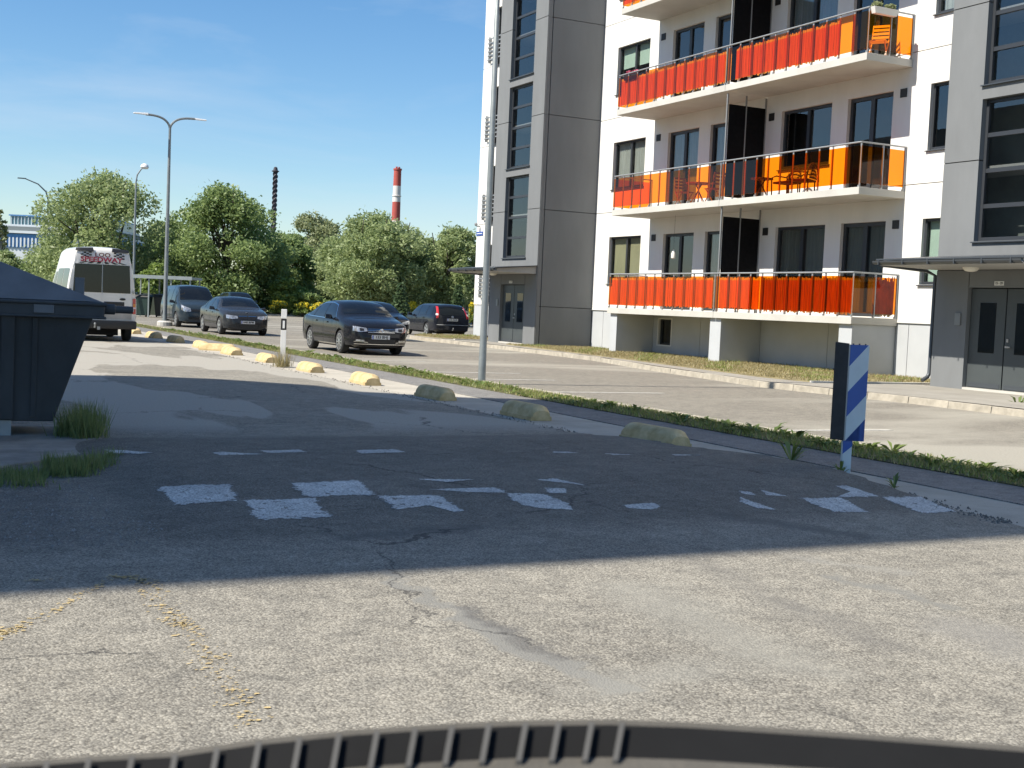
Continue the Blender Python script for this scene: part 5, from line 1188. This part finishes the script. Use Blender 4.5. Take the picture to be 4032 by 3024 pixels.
def leaf_quads(P, size, aspect=1.6, up=0.3, jit=.35):
    """leaf-sized quads centred on P, random headings"""
    n = len(P); d = RNG.normal(size=(n, 3)); d[:, 2] *= .8; d /= np.linalg.norm(d, axis=1)[:, None]
    e = RNG.normal(size=(n, 3)); e -= (e*d).sum(1)[:, None]*d; e /= np.linalg.norm(e, axis=1)[:, None]
    s = size*RNG.uniform(1-jit, 1+jit, n)[:, None]; a = d*s*aspect/2; b = e*s/2
    return np.stack([P-a, P+b*.9-a*.1, P+a, P-b*.9-a*.1], 1)
def clump_points(clumps, n, surf=.55):
    """points in a set of ellipsoidal leaf clumps (cx,cy,cz,rx,ry,rz), thicker towards the outside"""
    vol = np.array([c[3]*c[4]*c[5] for c in clumps])**.75; k = RNG.choice(len(clumps), n, p=vol/vol.sum()); C = np.array(clumps)[k]
    u = RNG.normal(size=(n, 3)); u /= np.linalg.norm(u, axis=1)[:, None]; r_ = RNG.uniform(0, 1, n)**(1/3); r_ = r_*(1-surf)+surf*RNG.uniform(.75, 1.08, n)
    return C[:, :3] + u*r_[:, None]*C[:, 3:]
def tree(name, label, px, pw, topy, depth, leaf, n=16000, size=.26, base_gap=.12, seed=1, trunk_h=.25, stems=1, group='trees behind the parking lot', bark=None, shape=1.0, surf=.32, aspect=1.6, cat='tree', droop=0.0):
    rs = np.random.default_rng(seed); b0 = at_px(px, 1200, depth); scale = depth/4993.95; H = at_px(px, topy, depth).z; Wd = pw*scale/2
    root = thing(name, label, cat, (b0.x, b0.y, .05), rs.uniform(0, 6), group)
    z0 = H*base_gap; clumps = []; limbs = MB()
    nc = 64
    for i in range(nc):
        f = rs.uniform(0, 1); z = z0+(H-z0)*(.10+.80*f); prof = math.sqrt(max(.04, 1-((f-.40)/.62)**2))
        ang = rs.uniform(0, 2*math.pi); rad = Wd*.86*prof*math.sqrt(rs.uniform(.15, 1)); s = rs.uniform(.18, .33)*Wd*(1.1-.35*f)
        clumps.append((rad*math.cos(ang), rad*math.sin(ang), z, s*rs.uniform(.9,1.3), s*rs.uniform(.9,1.3), s*rs.uniform(.65,1.0)*(1+droop)))
    for i in range(9): 
        ang = rs.uniform(0, 6.28); f = rs.uniform(.78,.97); rad = Wd*(.12+2.0*(.97-f))*rs.uniform(.5,1.1); clumps.append((rad*math.cos(ang), rad*math.sin(ang), H*f-Wd*.12, Wd*.2, Wd*.2, Wd*.17))
    for s_ in range(stems):
        a = 2*math.pi*s_/max(1, stems)+rs.uniform(-.4,.4); o = (.0 if stems == 1 else .35)
        base = Vector((o*math.cos(a), o*math.sin(a), -.1)); lean = Vector((math.cos(a), math.sin(a), 0))*(0 if stems == 1 else Wd*.35)
        p1 = base+Vector((0,0,H*trunk_h))+lean*.35; p2 = base+Vector((0,0,H*.62))+lean*.9; p3 = base+Vector((rs.normal()*.3, rs.normal()*.3, H*.93))+lean*1.1
        r0 = .035*H**.9*(1 if stems == 1 else .55); limbs.tube([base, p1, p2, p3], [r0, r0*.75, r0*.45, .03], 8)
    for c in clumps[::2]:
        st = Vector((0, 0, max(H*trunk_h*.7, c[2]*.55))); e = Vector(c[:3]); mid = (st+e)/2+Vector((0,0,.25)); limbs.tube([st, mid, e], [.018*H**.8, .010*H**.8, .012], 5)
    limbs.build('trunk', bark or m_bark, parent=root, smooth=True)
    P = clump_points(clumps, n, surf); P = P[P[:, 2] > .1]
    # stray sprays that break the outline
    k = n//9; c = np.array(clumps)[rs.integers(0, len(clumps), k)]; d = rs.normal(size=(k, 3)); d /= np.linalg.norm(d, axis=1)[:, None]; ext = c[:, :3]+d*c[:, 3:]*rs.uniform(1.0, 1.45, k)[:, None]
    P = np.concatenate([P, ext]); tri_cloud('crown', leaf_quads(P, size, aspect), LEAF[leaf], root, 4)
    return root
def bush(name, label, px, pw, topy, depth, leaf, n=3500, size=.16, seed=3, group='shrubs at the far verge', basey=None, flowers=0, cat='bush'):
    rs = np.random.default_rng(seed); b0 = at_px(px, 1230, depth); H = at_px(px, topy, depth).z; W2 = pw*depth/4993.95/2
    root = thing(name, label, cat, (b0.x, b0.y, .08), rs.uniform(0, 6), group); cl = []
    for i in range(16):
        a = rs.uniform(0, 6.28); f = rs.uniform(0, 1); r_ = W2*.7*math.sqrt(rs.uniform(0, 1))*(1-.45*f); cl.append((r_*math.cos(a), r_*math.sin(a), H*(.18+.66*f), W2*.36, W2*.36, H*.17))
    st = MB()
    for c in cl[::2]: st.tube([(0,0,-.05), (c[0]*.5, c[1]*.5, c[2]*.6), c[:3]], [.05,.035,.012], 5)
    st.build('stem', m_bark, parent=root); tri_cloud('foliage', leaf_quads(clump_points(cl, n, .4), size), LEAF[leaf], root, 4)
    if flowers:
        P = clump_points([(c[0], c[1], c[2]+H*.06, c[3]*1.05, c[4]*1.05, c[5]) for c in cl if c[2] > H*.42], flowers, .8); tri_cloud('flowers', leaf_quads(P, size*.9, 1.1), LEAF['yellow'], root, 4)
    return root
tree('broadleaf_tree', 'large round green tree behind the white minibus', 385, 570, 668, 103, 'willow', 33000, .18, seed=5, base_gap=.04, stems=3)
tree('broadleaf_tree', 'large dense green tree right of the tall double lamp', 880, 510, 726, 104, 'green', 34000, .18, seed=8, base_gap=.03, stems=2)
tree('birch_tree', 'pale green birch with a slender crown between the two chimneys', 1225, 280, 825, 126, 'birch', 16000, .17, seed=12, bark=m_birch, base_gap=.10, shape=.9, surf=.3)
tree('willow_tree', 'broad greyish willow with many stems above the black saloon', 1480, 480, 838, 88, 'willow', 34000, .12, seed=21, base_gap=.16, stems=6, trunk_h=.3, aspect=2.4)
tree('willow_tree', 'smaller willow at the building corner above the estate car', 1785, 310, 893, 90, 'willow', 20000, .12, seed=27, base_gap=.14, stems=4, trunk_h=.3, aspect=2.4)
tree('broadleaf_tree', 'dark green tree filling the gap left of the birch', 1115, 300, 905, 112, 'green', 26000, .18, seed=33, base_gap=.03)
tree('broadleaf_tree', 'dark tree in the gap behind the bin shelter', 650, 250, 850, 118, 'dark', 18000, .2, seed=37, base_gap=.02)
tree('broadleaf_tree', 'low tree at the left edge in front of the factory', 15, 190, 985, 120, 'willow', 12000, .17, seed=41, base_gap=.05)
tree('birch_tree', 'thin pale tree top at the left border beside the factory', -10, 70, 800, 150, 'birch', 2500, .25, seed=43, bark=m_birch)
tree('broadleaf_tree', 'low dark tree behind the willows near the building corner', 1620, 420, 1010, 104, 'dark', 20000, .16, seed=44, base_gap=.02)
tree('broadleaf_tree', 'rounded tree joining the two large trees behind the tall double lamp', 700, 300, 880, 112, 'green', 26000, .18, seed=91, base_gap=.02)
tree('broadleaf_tree', 'rounded tree between the birch and the broad willow', 1335, 220, 935, 110, 'willow', 18000, .17, seed=93, base_gap=.03)
tree('broadleaf_tree', 'tree filling the gap between the two willows', 1680, 240, 935, 100, 'willow', 20000, .15, seed=95, base_gap=.04)
tree('broadleaf_tree', 'low tree behind the minibus roof at the left', 215, 260, 930, 118, 'green', 18000, .18, seed=97, base_gap=.03)
bush('shrub', 'bright green bush behind the bin shelter', 610, 170, 1035, 90, 'bright', 4200, .2, 51)
bush('shrub', 'spreading green shrub above the white roadside post', 1130, 230, 1100, 104, 'bright', 5200, .2, 53)
bush('shrub', 'low green shrub left of the blue tarpaulin', 1235, 150, 1150, 103, 'green', 3600, .2, 55)
bush('shrub', 'dark shrub behind the dark grey saloon roof', 960, 260, 1100, 107, 'dark', 5200, .2, 57)
bush('shrub', 'bright green bush below the willow stems', 1375, 170, 1120, 100, 'bright', 3600, .18, 59)
bush('shrub', 'dark shrub filling in below the willow', 1500, 330, 1120, 96, 'dark', 5200, .18, 58)
bush('shrub', 'dark green bush behind the slate blue van', 800, 260, 1075, 106, 'dark', 5000, .2, 63)
for i, (px, pw, ty, dp, lab) in enumerate([(1100,105,1188,102,'yellow flowering bush right of the far off-road car'),(1190,95,1193,102,'yellow flowering bush just left of the white roadside post'),(1250,90,1196,102,'yellow flowering bush behind the black saloon'),(1625,95,1196,86,'yellow flowering bush between spruce and estate car'),(1868,60,1200,86,'yellow flowering bush at the building corner')]):
    bush('flowering_bush', lab, px, pw, ty, dp, 'bright', 1900, .13, 70+i, 'yellow flowering bushes', flowers=900)
# small spruces
def spruce(label, px, topy, depth, seed, wide=1.0):
    rs = np.random.default_rng(seed); b0 = at_px(px, 1240, depth); H = at_px(px, topy, depth).z
    root = thing('young_spruce', label, 'spruce', (b0.x, b0.y, .05), 0, 'young spruces'); MB().tube([(0,0,0),(0,0,H*.98)], [.07,.01], 7).build('trunk', m_bark, parent=root)
    P = []
    for k in range(11):
        z = H*(.06+.086*k); L = H*.30*(1-k/11.5)*wide
        for j in range(9):
            a = 2*math.pi*j/9+k*.35; t = rs.uniform(.08, 1, 60); r_ = L*t; P.append(np.stack([r_*np.cos(a)+rs.normal(0,.04,60), r_*np.sin(a)+rs.normal(0,.04,60), z+H*.03-.16*r_**1.2+rs.normal(0,.03,60)], 1))
    tri_cloud('crown', leaf_quads(np.concatenate(P), .13, 2.0), LEAF['spruce'], root, 4)
spruce('young dark spruce between the parked cars and the yellow bush', 1575, 1118, 78, 81, 1.1)
spruce('second small spruce close to the building corner', 1800, 1125, 84, 83)

# ---- grass: strip with dandelions, lawns, tufts
def blades(P, h, w, lean=.5):
    n = len(P); a = RNG.uniform(0, 2*np.pi, n); d = np.stack([np.cos(a), np.sin(a), np.zeros(n)], 1); t = RNG.uniform(0, 2*np.pi, n); e = np.stack([np.cos(t), np.sin(t), np.zeros(n)], 1)
    hh = (h*RNG.uniform(.45, 1.2, n))[:, None]; ww = (w*RNG.uniform(.6, 1.3, n))[:, None]; tip = P+np.array([0, 0, 1])*hh+e*hh*lean*RNG.uniform(.1, 1, n)[:, None]
    return np.stack([P-d*ww/2, P+d*ww/2, tip], 1)
def strip_pts(n, y0, y1, x0=9.44, x1=10.24, z=.035):
    # more blades nearer the camera
    y = y0+(y1-y0)*RNG.uniform(0, 1, n)**1.6; return np.stack([RNG.uniform(x0, x1, n)+RNG.normal(0, .03, n), y, np.full(n, z)], 1)
V = [blades(strip_pts(13000, 6.5, 45), .065, .010, .9), blades(strip_pts(6000, 6.5, 100), .06, .03, .9)]
V.append(blades(strip_pts(1,6.5,45), .05, .01))
dry_ = blades(strip_pts(9000, 6.5, 60), .06, .014, 1.2); tag(tri_cloud('strip_straw', dry_, LEAF['dry']), 'pale dry straw matted into the grass strip', 'grass', kind='stuff')
tag(tri_cloud('strip_grass', np.concatenate(V), LEAF['grass']), 'ragged green grass on the strip between footpath and parking lot', 'grass', kind='stuff')
# dandelion rosettes: broad leaves
def rosette(cx, cy, z, n, L, w, lift=.8):
    out = []
    for k in range(n):
        a = random.uniform(0, 6.28); l = L*random.uniform(.6, 1.2); up = random.uniform(.25, 1.0)*lift; d = Vector((math.cos(a), math.sin(a), 0)); s = Vector((-d.y, d.x, 0))*w*random.uniform(.7, 1.3)
        b = Vector((cx, cy, z)); m_ = b+d*l*.5+Vector((0,0,l*up*.62)); t = b+d*l+Vector((0,0,l*up*.75)); out.append([b-s*.25, m_-s*.5, t, m_+s*.5])
        out[-1] = [tuple(v) for v in out[-1]]
    return out
Q = []
for k in range(420):
    y = 6.6+44*random.random()**1.5; x = random.choice([random.uniform(9.5, 10.2), random.uniform(9.9, 10.25)]); big = random.random() < .12
    Q += rosette(x, y, .035, random.randint(6, 11), .20 if big else .12, .05 if big else .034)
tag(tri_cloud('dandelion_leaves', np.array(Q), LEAF['weed'], None, 4), 'broad dandelion leaves growing in the grass strip', 'weeds', kind='stuff')
# lawns
def in_poly(poly, n):
    P = np.array(poly); lo, hi = P.min(0), P.max(0); out = []
    while sum(len(o) for o in out) < n:
        q = RNG.uniform(lo, hi, (n, 2)); ins = np.zeros(n, bool); j = len(P)-1
        for i in range(len(P)):
            c = ((P[i,1] > q[:,1]) != (P[j,1] > q[:,1])) & (q[:,0] < (P[j,0]-P[i,0])*(q[:,1]-P[i,1])/(P[j,1]-P[i,1]+1e-12)+P[i,0]); ins ^= c; j = i
        out.append(q[ins])
    return np.concatenate(out)[:n]
def lawn_grass(name, poly, n, label):
    q = in_poly(poly, n); f = np.sin(q[:,0]*2.3+1)*np.sin(q[:,1]*1.7)+.6*np.sin(q[:,0]*5.1+q[:,1]*3.3); P = np.stack([q[:,0], q[:,1], np.full(n, .155)], 1)
    g_ = f > .8; a = tri_cloud(name, np.concatenate([blades(P[g_], .09, .022, .9)]), LEAF['grass']); tag(a, label, 'grass', kind='stuff')
    b = tri_cloud('dry_grass', blades(P[~g_][::1], .065, .02, 1.2), LEAF['dry']); tag(b, 'straw coloured dry '+label.split(' ', 1)[1], 'grass', kind='stuff')
lawn_grass('lawn_grass', LAWN1, 26000, 'green grass of the lawn below the balconies'); lawn_grass('lawn_grass', LAWN2, 8000, 'green grass of the lawn at the building corner')
# weeds beside the container, along the pad, tufts on the strip edge
def tuft(name, label, pts, n, h, w, spread, leaf='weed', group=None):
    P = []
    for (x, y) in pts: P.append(np.stack([RNG.normal(x, spread, n), RNG.normal(y, spread, n), np.full(n, .02)], 1))
    P = np.concatenate(P); return tag(tri_cloud(name, blades(P, h, w, .55), LEAF['dark' if leaf == 'weed' else leaf]), label, 'weeds', group, 'stuff')
tuft('weed_clump', 'tall dark weeds growing against the right side of the container', [(1.68,12.95),(1.76,13.2),(1.86,13.5),(1.80,12.8),(1.98,13.8),(1.86,13.1)], 170, .30, .011, .08)
tuft('weed_clump', 'low grass growing along the front edge of the concrete pad', [on_z(x_, y_, .02) for x_, y_ in ((230,1835),(270,1845),(310,1850),(350,1850),(390,1840),(300,1870),(240,1870),(420,1815))], 150, .12, .011, .08)
tuft('weed_clump', 'low grass at the left border below the container pad', [on_z(x_, y_, .02) for x_, y_ in ((-20,1870),(30,1880),(80,1885),(130,1880),(180,1865),(50,1905),(120,1910))], 100, .09, .011, .09)
tuft('weed_clump', 'dry grass tuft at the foot of the white roadside post', [(7.55,26.0),(7.7,26.2)], 130, .42, .010, .07, 'dry')
def weed(label, x, y, n, L, w): tag(tri_cloud('roadside_weed', np.array(rosette(x, y, .015, n, L, w, 1.5)), LEAF['weed'], None, 4), label, 'weeds', 'weeds at the strip edge')
x, y = on_z(3115, 1822, .015); weed('dark spiky weed at the strip edge left of the striped board', x, y, 26, .26, .03)
x, y = on_z(3310, 1868, .015); weed('small weed at the foot of the striped board', x, y, 12, .14, .025)
x, y = on_z(3520, 1925, .015); weed('small weed at the strip edge right of the striped board', x, y, 16, .12, .025)
x, y = on_z(4010, 1580, .15); weed('small weed on the pavement by the right entrance', x, y, 18, .25, .05)
# pebbles and crumbs at the frayed road edge
cb = MB()
for k in range(900):
    y = 6.8+26*random.random()**1.7; x = road_edge(y)+random.gauss(-.01, .07); s = random.uniform(.005, .015); cb.v += [(x-s,y-s,.012),(x+s,y-s*.8,.012),(x,y+s,.012),(x,y,.012+s*1.3)]; i = len(cb.v)-4; cb.f += [(i,i+1,i+3),(i+1,i+2,i+3),(i+2,i,i+3)]
tag(cb.build('road_gravel', mat('gravel', (.13,.125,.115), .9, .4, 30)), 'loose dark gravel crumbs along the road edge', 'gravel', kind='stuff')
cb = MB()
for k in range(420):
    x, y = on_z(random.uniform(0, 640), random.uniform(1900, 2150), .02); s = random.uniform(.003, .010); cb.v += [(x-s,y-s,.015),(x+s,y-s*.8,.015),(x,y+s,.015),(x,y,.015+s*1.3)]; i = len(cb.v)-4; cb.f += [(i,i+1,i+3),(i+1,i+2,i+3),(i+2,i,i+3)]
tag(cb.build('verge_gravel', mat('gravel_pale', (.24,.23,.22), .9, .4, 30)), 'loose pale gravel in front of the container pad', 'gravel', kind='stuff')

# ================================================================== things on the balconies
m_reed = mat('reed_mat', (.46, .41, .22), .9, .2, 5.0, stretch=(1, 14, .5), col2=(.60, .55, .32)); m_reedd = mat('reed_mat_dark', (.27, .22, .11), .9, .5, 5.0, stretch=(1, 12, .4), col2=(.42, .3, .15))
m_gold = mat('reed_mat_golden', (.52, .47, .25), .9, .2, 5.0, stretch=(1, 16, .5), col2=(.68, .62, .37))
def reed(label, y0, y1, zt, m, z0=.09, z1=1.0, x=BX+.10):
    b = MB(); n = max(2, int((y1-y0)/.05))
    for i in range(n):
        a = y0+(y1-y0)*i/n; c = y0+(y1-y0)*(i+.86)/n; t = z1+random.uniform(-.035,.02); l = z0+random.uniform(-.01,.05); xx = x+random.uniform(0,.012); b.box(xx, xx+.012, a, c, zt+l, zt+t)
    tag(b.build('reed_screen', m), label, 'screen', 'reed screens behind the balcony glass')
reed('brown reed mat behind the left glass of the lowest balcony', YJ+.25, YL-.06, SLABT[0], m_gold)
reed('golden reed mat behind the middle glass of the lowest balcony', 28.75, YJ-.1, SLABT[0], m_gold)
reed('dark patchy reed mat behind the right glass of the lowest balcony', YR+.08, 28.7, SLABT[0], m_reedd, z0=.05)
reed('reed mat along the left half of the balcony with bare upper edge, third row', YJ+.12, YL-.06, SLABT[2], m_reed)
reed('reed mat along the right half of the third row balcony', 26.0, YJ-.32, SLABT[2], m_reed)
reed('reed mat behind the glass of the topmost visible balcony', YJ+2.2, YL-.06, SLABT[3], m_gold)
b = MB()
for i in range(22):
    xx = BX+.72+.7*i/22; b.box(xx, xx+.026, YR+.055, YR+.066, SLABT[0]+random.uniform(.03,.1), SLABT[0]+.98+random.uniform(-.05,.1))
tag(b.build('reed_screen', m_reedd), 'thin dark reed mat on the right end of the lowest balcony', 'screen', 'reed screens behind the balcony glass')
m_wood = mat('garden_wood', (.20, .11, .05), .6, .2, 8); m_wick = mat('wicker_brown', (.05, .032, .02), .7, .2, 12); m_wh = mat('white_plastic', (.75,.73,.68), .5)
def folding_chair(label, x, y, z, rz, m):
    c = thing('folding_chair', label, 'chair', (x, y, z), rz, 'chairs on the balconies')
    for s in (-.21, .21):
        MB().tube([(.22,s,0),(-.18,s,.45),(-.26,s,.92)], .016, 6).build('leg', m, parent=c); MB().tube([(-.24,s*.9,0),(.20,s*.9,.45)], .016, 6).build('leg', m, parent=c)
    st = MB(); [st.box(-.18+k*.07, -.125+k*.07, -.22, .22, .44, .46) for k in range(6)]; st.build('seat', m, parent=c)
    st = MB(); [st.box(-.262+.03*k, -.245+.03*k, -.22, .22, .86-.1*k, .92-.1*k) for k in range(4)]; st.build('backrest', m, parent=c)
def wicker_chair(label, x, y, z, rz):
    c = thing('wicker_chair', label, 'chair', (x, y, z), rz, 'chairs on the balconies'); fr = MB()
    arc = [(-.28+.05*math.cos(t), .32*math.cos(t), .40+.48*math.sin(t)) for t in np.linspace(0, math.pi, 14)]; fr.tube(arc, .022, 6)
    arm = [(.25,.33,.0),(.27,.34,.55),(.1,.36,.62),(-.26,.33,.6)]; fr.tube(arm, .02, 6); fr.tube([(a,-b_,c_) for a, b_, c_ in arm], .02, 6); fr.build('frame', m_wick, parent=c)
    for p_ in ((-.25,.26),(-.25,-.26)): MB().tube([(p_[0],p_[1],0),(p_[0],p_[1],.42)], .02, 6).build('leg', m_wick, parent=c)
    MB().box(-.28,.26,-.3,.3,.38,.44).build('seat', m_wick, parent=c, bevel=.02); w = MB()
    for k in range(-5, 6):
        w.tube([(-.29,k*.055,.44),(-.3,k*.055+.12,.44+.42*math.sqrt(max(.05,1-(k/6)**2)))], .007, 4); w.tube([(-.29,k*.055,.44),(-.3,k*.055-.12,.44+.42*math.sqrt(max(.05,1-(k/6)**2)))], .007, 4)
    w.build('lattice', m_wick, parent=c)
Z1 = SLABT[1]
folding_chair('wooden folding chair left of the table on the middle balcony', 22.55, 33.6, Z1, R(-90), m_wood); folding_chair('wooden folding chair right of the table on the middle balcony', 22.5, 31.9, Z1, R(90), m_wood)
def small_table(label, x, y, z, m, r_=.4, h=.68):
    t = thing('small_table', label, 'table', (x, y, z), 0, 'tables on the balconies'); MB().lathe([(r_,h-.03),(r_,h)], 24, 'z').build('table_top', m, parent=t)
    for a in (0, 1.57, 3.14, 4.71): MB().tube([(.3*math.cos(a),.3*math.sin(a),0),(-.12*math.cos(a),-.12*math.sin(a),h-.03)], .014, 6).build('leg', m, parent=t)
small_table('round wooden folding table between the two folding chairs on the middle balcony', 22.5, 32.75, Z1, m_wood)
wicker_chair('brown wicker chair with latticed back on the middle balcony, facing out', 22.6, 28.6, Z1, R(180)); wicker_chair('second brown wicker chair on the middle balcony, turned sideways next to the first', 22.5, 27.8, Z1, R(120))
small_table('small dark table left of the wicker chairs on the middle balcony', 22.5, 29.6, Z1, m_wick, .32, .6)
folding_chair('light slatted garden chair at the right end of the third row balcony', 22.7, 25.35, SLABT[2], R(215), m_wh)
MB_pl = thing('planter', 'pale planter with grey plants hung on the right end of the third row balcony rail', 'planter', (22.3, YR-.02, SLABT[2]+1.06))
MB().hexa([(-.35,-.09,-.1),(.35,-.09,-.1),(.35,.05,-.1),(-.35,.05,-.1)], [(-.4,-.11,.06),(.4,-.11,.06),(.4,.07,.06),(-.4,.07,.06)]).build('box', m_wh, parent=MB_pl)
tri_cloud('plants', leaf_quads(clump_points([(-.22,0,.12,.16,.1,.08),(.2,0,.12,.16,.1,.08)], 300, .4), .06), LEAF['birch'], MB_pl, 4)
pf = thing('flower_box', 'flower box with pink blossoms on the left end of the third row balcony rail', 'planter', (BX+.12, 36.1, SLABT[2]+1.04)); MB().box(-.08,.08,-.4,.4,-.12,.04).build('box', m_trim, parent=pf, bevel=.01)
tri_cloud('blossoms', leaf_quads(clump_points([(0,-.2,.1,.08,.18,.07),(0,.2,.1,.08,.2,.08)], 160, .4), .06), mat('pink_petal', (.6,.12,.2), .6), pf, 4)
lt = thing('lantern', 'small white lantern hanging in front of the lowest balcony door', 'lantern', (22.9, 34.55, 3.28)); MB().lathe([(.03,.0),(.07,.02),(.075,.16),(.05,.22),(.01,.3)], 14, 'z').build('body', m_wh, parent=lt, smooth=True); MB().tube([(0,0,.28),(0,0,1.39)], .004, 5).build('cord', m_trim, parent=lt)

# ================================================================== dashboard of the car the picture is taken from
dash = thing('car_dashboard', 'black windscreen cowl and dashboard edge with grey bars standing in for reflected vent slats along the bottom of the picture', 'dashboard', tuple(at_px(2000, 3200, .95)))
DL = Vector(dash.location)
m_cowl = mat('cowl_black', (.010,.010,.010), .85, .2, 6, spec=.15); m_dgrey = mat('dash_grey', (.095,.088,.075), .9, .2, 9, bump=.2, bscale=200, spec=.2); m_vent_refl = mat('vent_reflection_bar', (.085,.083,.078), .85, .1, 9, spec=.2)
topline = [(-300,3030),(0,3004),(350,2976),(690,2958),(1000,2912),(1400,2872),(1700,2852),(2016,2836),(2400,2832),(2700,2842),(2950,2858),(3400,2888),(4032,2938),(4400,2975)]
def dpt(x, y, dep): return tuple(at_px(x, y, dep)-DL)
def band(off0, off1, d0, d1, name, m, thick=.012, pts=topline, par=None):
    b = MB()
    for (x, y) in pts:
        b.v += [dpt(x, y+off0, d0), dpt(x, y+off1, d1), tuple(Vector(dpt(x, y+off1, d1))-Vector((0,0,thick))), tuple(Vector(dpt(x, y+off0, d0))-Vector((0,0,thick)))]
    for k in range(len(pts)-1):
        for j in range(4): b.f.append((4*k+j, 4*k+(j+1) % 4, 4*k+4+(j+1) % 4, 4*k+4+j))
    b.f += [(0,1,2,3), tuple(4*(len(pts)-1)+j for j in (3,2,1,0))]
    return b.build(name, m, parent=par or dash, smooth=False)
band(0, 22, .98, .965, 'windscreen_rubber', m_dgrey); band(22, 150, .965, .93, 'cowl_panel', m_cowl); band(150, 420, .93, .80, 'dashboard_top', m_dgrey)
for k, x in enumerate([20,185,350,520,690,855,1020,1180,1335,1485,1635,1780,1925,2070,2200,2330,2450]):  # solid grey bars in place of the vent stripes mirrored in the windscreen
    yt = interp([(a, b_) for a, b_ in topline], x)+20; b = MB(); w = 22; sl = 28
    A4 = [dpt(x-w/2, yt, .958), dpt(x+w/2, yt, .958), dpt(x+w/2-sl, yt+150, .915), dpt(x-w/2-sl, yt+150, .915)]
    b.hexa([tuple(Vector(v)-Vector((0,0,.004))) for v in A4], [tuple(Vector(v)+Vector((0,0,.002))) for v in A4]).build('vent_reflection_bar', m_vent_refl, parent=dash)
